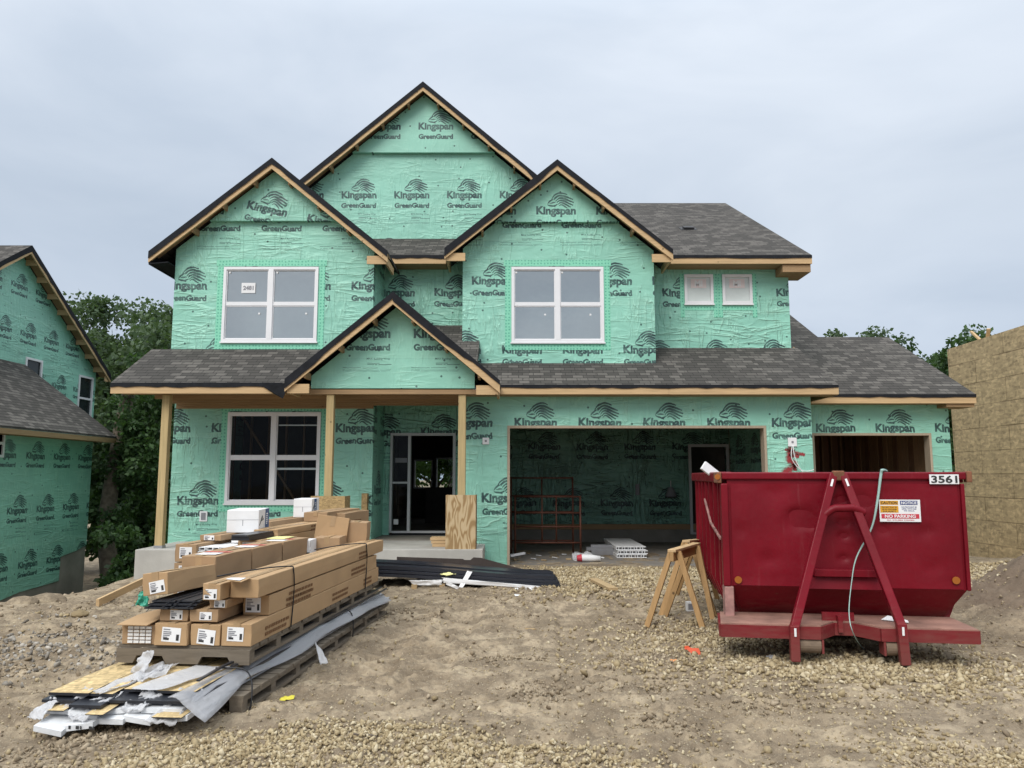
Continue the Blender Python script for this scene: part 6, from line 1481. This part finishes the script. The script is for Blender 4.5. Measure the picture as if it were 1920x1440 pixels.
def white_box(label, x, y, z, w_, d_, h_, rzz, side):
    T = MBk @ Matrix.Translation((x, y, z)) @ Matrix.Rotation(rzz, 4, 'Z')
    o = MB().box(-w_ / 2, w_ / 2, 0, d_, 0, h_, 0, T).build('white_box', M['white'], None, bevel=.006); tag(o, label, 'box', 'white and blue boxes on the rear stack')
    a, b = side
    MB().box(w_ / 2 + .001, w_ / 2 + .003, d_ * a, d_ * b, .004, h_ - .004, 0, T).build('blue_panel', M['blue'], o)
    p_ = MB()
    for k in range(5): p_.tube([T @ Vector((w_ / 2 + .0015, d_ * (.06 + .05 * k), h_ * (.30 + .06 * k))), T @ Vector((w_ / 2 + .0015, d_ * (.18 + .05 * k), h_ * (.50 + .07 * (k % 3)))), T @ Vector((w_ / 2 + .0015, d_ * (.30 + .04 * k), h_ * (.72 - .05 * k)))], .004, 4)
    p_.build('printed_sprig', M['blackprint'], o, weld=False)
    q_ = MB()
    for k in range(6): q_.box(w_ / 2 + .0032, w_ / 2 + .0044, d_ * a + d_ * (b - a) * .2, d_ * a + d_ * (b - a) * (.5 + .05 * (k % 3)), h_ * (.28 + .09 * k), h_ * (.33 + .09 * k), 0, T)
    q_.build('printed_text', M['paper'], o, weld=False)
    q_ = MB().box(-w_ / 2, w_ / 2, -.0025, -.0005, h_ * .56, h_ * .568, 0, T).box(-.003, .003, -.0025, -.0005, h_ * .30, h_ * .56, 0, T); q_.build('flap_line', M['greyprint'], o, weld=False)
    return o
white_box('white box with dark blue back half, nearer one on the rear stack', -.42, .72, 1.03, .36, .62, .26, R(14), (.62, 1.0))
white_box('white box with dark blue middle, farther one by the porch post', -.52, 2.75, 1.10, .26, .52, .26, R(10), (.30, .62))

# ================================================================== black panels in front of the porch
gpp = 'black siding panels before the porch'
def lay(label, u0, u1, Y0_, Y1_, z0, z1, mat, bend=0, x0=None):
    a = P(u0, 1080, Y0_).x if x0 is None else x0; b = P(u1, 1080, Y0_).x; n = 16; top = []; 
    m = MB(); up = [[], []]; dn = [[], []]
    for k in range(n + 1):
        f_ = k / n; x = a + (b - a) * f_; zz = .16 * (1 - f_) ** 1.2 * bend + .02 * math.sin(f_ * 5)
        for i_, yy in enumerate((Y0_, Y1_)):
            up[i_].append((x, yy + .10 * (1 - f_) * 0, z1 + zz)); dn[i_].append((x, yy, max(.0, z0 + zz)))
    m.sheet(up); m.sheet(dn); m.sheet([up[0], dn[0]]); m.sheet([up[1], dn[1]])
    m.add([up[0][-1], up[1][-1], dn[1][-1], dn[0][-1]], [(0, 1, 2, 3)]); m.add([up[0][0], up[1][0], dn[1][0], dn[0][0]], [(0, 1, 2, 3)])
    return tag(m.build('black_siding', mat, None), label, 'siding panel', gpp)
M['panel_black'] = plain('panel_black', (.026, .028, .036), .3, .15, 2, .08, 4, .5)
lay('lowest long black siding panel lying on the ground before the porch', 690, 1050, 12.05, 12.9, .03, .07, M['panel_black'], .9, -2.6)
lay('second long black siding panel from the ground before the porch', 690, 1046, 12.10, 12.9, .075, .11, M['panel_black'], .95, -2.6)
lay('thick black siding panel with a broad face third in the pile before the porch', 690, 1040, 12.18, 12.85, .115, .17, M['panel_black'], 1.0, -2.6)
lay('topmost black siding panel at the back of the pile before the porch', 690, 1034, 12.42, 12.8, .175, .19, M['panel_black'], 1.05, -2.6)
for u, lb in ((778, 'left wood batten under the black siding panels'), (830, 'right wood batten under the black siding panels')): tag(MB().box(P(u, 1100, 12.1).x - .04, P(u, 1100, 12.1).x + .04, 12.0, 12.9, -.02, .05).build('batten', M['scrap_wood']), lb, 'batten', 'battens under the black panels')
tag(MB().tube(smooth_path([P(836, 1100, 12.02), P(838, 1085, 12.02), P(839, 1076, 12.2), P(845, 1070, 12.6)], 4), .010, 6).build('strap', M['strap']), 'black strap tied round the black siding panels', 'strap')
c = P(840, 1077, 12.12)
crumple('knotted pale yellow strap tail on the black panels', [c + Vector((-.12, -.05, .02)), c + Vector((-.02, -.04, -.01)), c + Vector((.13, -.05, .02)), c + Vector((.0, .03, .03))], 5, 5, .03, M['pale_yellow'], 21, 'yellow_strap', 'strap')
# dark brown sheet standing behind the pile
q = [P(742, 1062, 13.05), P(1000, 1066, 13.05), P(985, 1068, 13.05), P(745, 1064, 13.05)]
pl = [P(744, 1044, 13.0), P(868, 1048, 13.0), P(871, 1050, 13.0), P(882, 1050, 13.0), P(888, 1045, 13.0), P(902, 1046, 13.0), P(968, 1064, 13.0), P(1005, 1072, 13.0), P(1003, 1080, 13.0), P(744, 1080, 13.0)]
M['fibre_brown'] = plain('fibre_brown', (.055, .042, .036), .85, .15)
tag(MB().prism(pl, (0, .012, 0)).build('fibre_sheet', M['fibre_brown']), 'dark brown fibre sheet standing on edge behind the black panels', 'sheet')
tag(MB().prism([P(985, 1074, 13.0), P(995, 1066, 13.0), P(1003, 1072, 13.0), P(1004, 1080, 13.0), P(985, 1080, 13.0)], (0, -.03, 0)).build('felt_scrap', M['felt']), 'bent black felt corner at the right of the brown sheet', 'scrap')
gwp = 'white wrapping strips by the black panels'
c = lambda u, v, Y=12.0: P(u, v, Y)
crumple('torn white wrapping strip at the left under the black panels', [c(766, 1088), c(830, 1087), c(828, 1098), c(775, 1097)], 8, 3, .03, M['white'], 31, 'wrapping_strip', 'wrapping', gwp)
crumple('long white wrapping strip along the front edge of the black panels', [c(830, 1083), c(1014, 1099), c(1012, 1104), c(832, 1093)], 12, 3, .012, M['white'], 32, 'wrapping_strip', 'wrapping', gwp)
crumple('white wrapping loop hanging below the black strap', [c(838, 1090, 11.95), c(862, 1101, 11.95), c(858, 1105, 11.95), c(836, 1096, 11.95)], 6, 3, .02, M['white'], 33, 'wrapping_strip', 'wrapping', gwp)
crumple('white wrapping tail curling up over the black panels', [c(860, 1101, 11.95), c(868, 1102, 11.95), c(886, 1072, 12.1), c(876, 1070, 12.1)], 4, 8, .015, M['white'], 34, 'wrapping_strip', 'wrapping', gwp)
crumple('flat white wrapping scrap in front of the right panel end', [gf(964, 1102), gf(1000, 1101), gf(998, 1107), gf(968, 1107)], 4, 3, .01, M['white'], 35, 'wrapping_strip', 'wrapping', gwp)
crumple('small white scrap on the dirt below the panels', [gf(956, 1116) + Vector((0, 0, .01)), gf(976, 1117) + Vector((0, 0, .01)), gf(976, 1120) + Vector((0, 0, .01)), gf(958, 1119) + Vector((0, 0, .01))], 3, 2, .004, M['white'], 36, 'wrapping_strip', 'wrapping', gwp)

# ================================================================== garage contents
M['scaffold'] = plain('scaffold', (.10, .033, .018), .6, .3, 8)
def frame(label, x0, x1, Y_, z0, z1, rails, posts, rz=0):
    t = thing('scaffold_frame', label, 'scaffold', ((x0 + x1) / 2, Y_, z0), rz, 'scaffold frames inside the garage'); h_ = (x1 - x0) / 2; r_ = .021
    for xx in (-h_, h_) : MB().tube([(xx, 0, 0), (xx, 0, z1 - z0)], r_, 10).build('post', M['scaffold'], t, world=False, smooth=True)
    for zz in rails: MB().tube([(-h_, 0, zz), (h_, 0, zz)], r_ * .85, 10).build('rail', M['scaffold'], t, world=False, smooth=True)
    for xx in posts: MB().tube([(xx, 0, rails[0]), (xx, 0, rails[-1])], r_ * .75, 10).build('upright', M['scaffold'], t, world=False, smooth=True)
    return t
ysc = 16.6
a, b = P(966, 960, ysc).x, P(1088, 960, ysc).x; z1 = P(1020, 930, ysc).z
frame('nearer rust red scaffold frame inside the garage', a, b, ysc, .005, z1, (P(1020, 1018, ysc).z, P(1020, 988, ysc).z, P(1020, 962, ysc).z, z1 - .02), (-.12, .18))
ysc = 17.3
a, b = P(958, 960, ysc).x, P(1074, 960, ysc).x; z1 = P(1020, 894, ysc).z
frame('taller rust red scaffold frame leaning behind the other', a, b, ysc, .005, z1, (P(1020, 1014, ysc).z, P(1020, 960, ysc).z, P(1020, 930, ysc).z, z1 - .03), (.0,))
t = thing('trim_bundle', 'stack of white hollow siding ends on the garage floor', 'trim', P(1165, 1048, 16.6), 0, 'trim bundles')
for r_ in range(3):
    a = P(1160, 1050, 16.4); 
    for c_ in range(5):
        x_ = a.x - .05 + c_ * .125 + .03 * (r_ % 2); z_ = .005 + r_ * .075
        m = MB()
        for (p0_, p1_, q0_, q1_) in ((0, .12, 0, .012), (0, .12, .055, .067), (0, .012, .0121, .0549), (.05, .062, .0121, .0549)): m.box(x_ + p0_, x_ + p1_, 16.3 + .05 * r_, 18.6, z_ + q0_, z_ + q1_)
        m.build('trim_piece', M['white'], t)
a, b = P(1108, 1030, 17.0), P(1175, 1030, 17.0)
tag(MB().box(a.x, b.x, 16.9, 17.2, .006, .09).box(a.x - .1, b.x - .15, 16.95, 17.2, .091, .16).box(a.x, b.x, 17.0, 17.2, .161, .21).build('trim_bundle', M['grey_metal']), 'grey metal trim lengths lying left of the white siding ends in the garage', 'trim', 'trim bundles')
c = P(1104, 1053, 15.6)
o = MB().tube([(c.x - .22, 15.6, .07), (c.x - .12, 15.6, .075), (c.x + .05, 15.6, .07), (c.x + .23, 15.6, .065)], [.05, .072, .07, .05], 12).build('mortar_bag', M['white'], None, smooth=True); tag(o, 'white bag with red ends on the garage floor edge', 'bag')
MB().tube([(c.x - .235, 15.6, .07), (c.x - .14, 15.6, .075)], [.052, .076], 12).build('red_band', M['sign_red'], o)
c = P(1092, 1044, 15.9)
crumple('crumpled clear plastic behind the white bag in the garage', [Vector((c.x - .2, 15.75, .02)), Vector((c.x + .2, 15.75, .02)), Vector((c.x + .2, 16.1, .16)), Vector((c.x - .2, 16.1, .12))], 8, 6, .08, M['foam'], 41, 'plastic_sheet', 'plastic')
tag(MB().bar(P(956, 1045, 15.5) + Vector((0, 0, .03)), P(983, 1040, 15.8) + Vector((0, 0, .03)), .06, .04).build('board_offcut', M['white']), 'pale offcut on the garage floor just inside the left jamb', 'offcut', 'wood offcuts')
r_ = random.Random(5)
for k, (u, v) in enumerate(((965, 1050), (1000, 1048), (1010, 1042), (1020, 1051), (1040, 1046), (1058, 1040), (1066, 1049), (1130, 1046), (1080, 1036), (990, 1038))):
    p_ = G(u, v, .01); m = MB().box(-.05, .05, -.03, .03, 0, .015, 0, Matrix.Translation(p_) @ Matrix.Rotation(r_.random() * 3, 4, 'Z') @ Matrix.Rotation(.2, 4, 'X'))
    tag(m.build('debris_chip', M['white'] if k % 3 else M['scrap_wood']), 'small scrap chip littering the garage floor near the entrance', 'scrap', 'scraps on the garage floor')
c = P(1258, 922, 20.1)
t = thing('work_lamp', 'pale work lamp hanging against the dark garage back wall', 'lamp', c)
MB().tube([(0, 0, .28), (0, 0, .12)], .012, 6).build('cable', M['white'], t, world=False)
MB().tube([(0, 0, .12), (0, 0, .05), (0, 0, -.12)], [.05, .09, .15], 14).build('lamp_shade', M['greyprint'], t, world=False)
MB().tube([(0, 0, -.121), (0, 0, -.15)], [.15, .15], 14).build('lamp_rim', M['blackprint'], t, world=False)
c = P(1196, 918, 20.1); tag(MB().box(c.x - .05, c.x + .05, 20.15, 20.19, c.z - .14, c.z + .14).build('electrical_panel', M['greyprint']), 'grey electrical box on the garage back wall', 'box')

# ================================================================== loose things on the site
a, b = G(183, 1126), G(288, 1078); a.z = hz(a.x, a.y) + .06
b = P(288, 1080, 12.6)
tag(MB().bar(a, b, .04, .10).build('lumber', M['pine_y']), 'single long pine stud lying on the dirt left of the concrete porch', 'lumber')
for k, (x0_, x1_, z_, lb) in enumerate(((-5.9, -4.2, .405, 'lowest pine board stacked on the porch slab'), (-5.75, -4.3, .455, 'middle pine board stacked on the porch slab'), (-5.6, -4.1, .505, 'top pine board stacked on the porch slab'))):
    tag(MB().box(x0_, x1_, 14.3 + .1 * k, 14.6 + .1 * k, z_, z_ + .045).build('lumber', M['pine_x']), lb, 'lumber', 'pine boards on the porch')
p0_ = P(811, 1015, 14.4)
for k in range(3): tag(MB().box(p0_.x - .02 * k, p0_.x + .42, 14.35, 14.7, ZP + .003 + k * .056, ZP + .052 + k * .056).build('lumber', M['pine_x']), ('bottom', 'middle', 'top')[k] + ' short pine block stacked beside the plywood post cover', 'lumber', 'short pine blocks by the front door')
def scrap(label, u0, v0, u1, v1, w_, h_, mat='scrap_wood', name='board_offcut', cat='offcut', group='wood offcuts', lift=0):
    a = gf(u0, v0); b = gf(u1, v1); up = Vector((0, 0, h_ / 2 + .004 + lift))
    return tag(MB().bar(a + up, b + up, w_, h_).build(name, M[mat]), label, cat, group)
scrap('short pine block lying on the gravel before the garage', 1112, 1088, 1150, 1109, .14, .04)
scrap('thin wood sliver on the tyre tracks', 1052, 1144, 1074, 1155, .03, .015)
scrap('thin wood chip lying left of the tyre tracks', 985, 1178, 1003, 1180, .03, .015)
scrap('old board lying between the sawhorses', 1258, 1090, 1285, 1112, .13, .03)
scrap('dark stick half buried in the gravel at the bottom edge', 662, 1397, 706, 1395, .02, .018, 'bark')
scrap('bent twig on the dirt under the sawhorses', 1268, 1155, 1288, 1170, .012, .012, 'bark')
c = gf(1294, 1146); tag(MB().box(c.x - .045, c.x + .045, c.y - .04, c.y + .05, c.z, c.z + .11).box(c.x - .03, c.x + .03, c.y - .044, c.y - .0405, c.z + .02, c.z + .09, 1).build('junction_box', [M['white'], M['greyprint']]), 'small white junction box on the dirt under the sawhorses', 'box')
M['orange'] = plain('orange', (.62, .09, .03), .5, .15); M['peach'] = plain('peach', (.65, .28, .10), .6, .1); M['green_film'] = plain('green_film', (.05, .35, .24), .4, .15)
c = gf(1296, 1234); crumple('crumpled bright orange plastic scrap on the gravel', [c + Vector((-.065, -.03, .05)), c + Vector((.06, -.03, .05)), c + Vector((.08, .02, .03)), c + Vector((-.05, .05, .06))], 5, 5, .025, M['orange'], 51, 'plastic_scrap', 'scrap')
c0 = c; MB_o = MB().prism([c + Vector((-.06, -.04, .055)), c + Vector((.06, -.045, .055)), c + Vector((.08, -.07, .005)), c + Vector((.0, -.07, .002))], (0, .006, 0)).build('plastic_scrap', M['orange']); tag(MB_o, 'folded edge of the orange plastic scrap facing the camera', 'scrap')
c = gf(1262, 1246); crumple('faded orange flake left of the orange scrap', [c + Vector((-.04, -.02, .01)), c + Vector((.04, -.02, .01)), c + Vector((.04, .02, .02)), c + Vector((-.03, .02, .02))], 3, 3, .01, M['peach'], 52, 'plastic_scrap', 'scrap')
c = gf(538, 1311); crumple('yellow paper scrap on the dirt right of the siding stack', [c + Vector((-.055, -.02, .012)), c + Vector((.055, -.015, .012)), c + Vector((.05, .03, .035)), c + Vector((-.05, .03, .02))], 4, 4, .015, M['yellow'], 53, 'paper_scrap', 'scrap')
c = gf(1444, 1245); crumple('white paper scrap in front of the container', [c + Vector((-.04, -.02, .01)), c + Vector((.04, -.025, .012)), c + Vector((.05, .02, .03)), c + Vector((-.03, .02, .02))], 4, 4, .012, M['white'], 54, 'paper_scrap', 'scrap')
c = gf(264, 1144); crumple('upright scrap of green wrap stuck in the dirt at the left', [c + Vector((-.10, 0, -.01)), c + Vector((.09, 0, -.01)), c + Vector((.05, .03, .20)), c + Vector((-.05, .03, .16))], 6, 6, .10, M['green_film'], 55, 'wrap_scrap', 'scrap')
for k, (u, v, s_, lb) in enumerate(((150, 1158, .10, 'flat tan stone lying on the dirt left of the green scrap'), (82, 1112, .30, 'big rounded clod beside the neighbouring foundation'), (45, 1118, .22, 'clod on the dirt crest at the far left'), (1100, 1052, .12, 'dark clod at the edge of the garage slab'))):
    p_ = gf(u, v); rg_ = np.random.default_rng(70 + k)
    bm = bmesh.new(); bmesh.ops.create_icosphere(bm, subdivisions=3, radius=s_)
    for q in bm.verts:
        n_ = float(fbm(np.array([q.co.x / s_ * 1.3 + k * 7 + q.co.z / s_]), np.array([q.co.y / s_ * 1.3 - q.co.z / s_]), 3)[0]); q.co *= 1 + .6 * n_; q.co.z *= .45
    me = bpy.data.meshes.new('stone'); bm.to_mesh(me); bm.free(); me.materials.append(M['limestone'] if k < 1 else gm.materials[0])
    o = bpy.data.objects.new('stone', me); COL.objects.link(o); o.location = p_; tag(o, lb, 'stone')
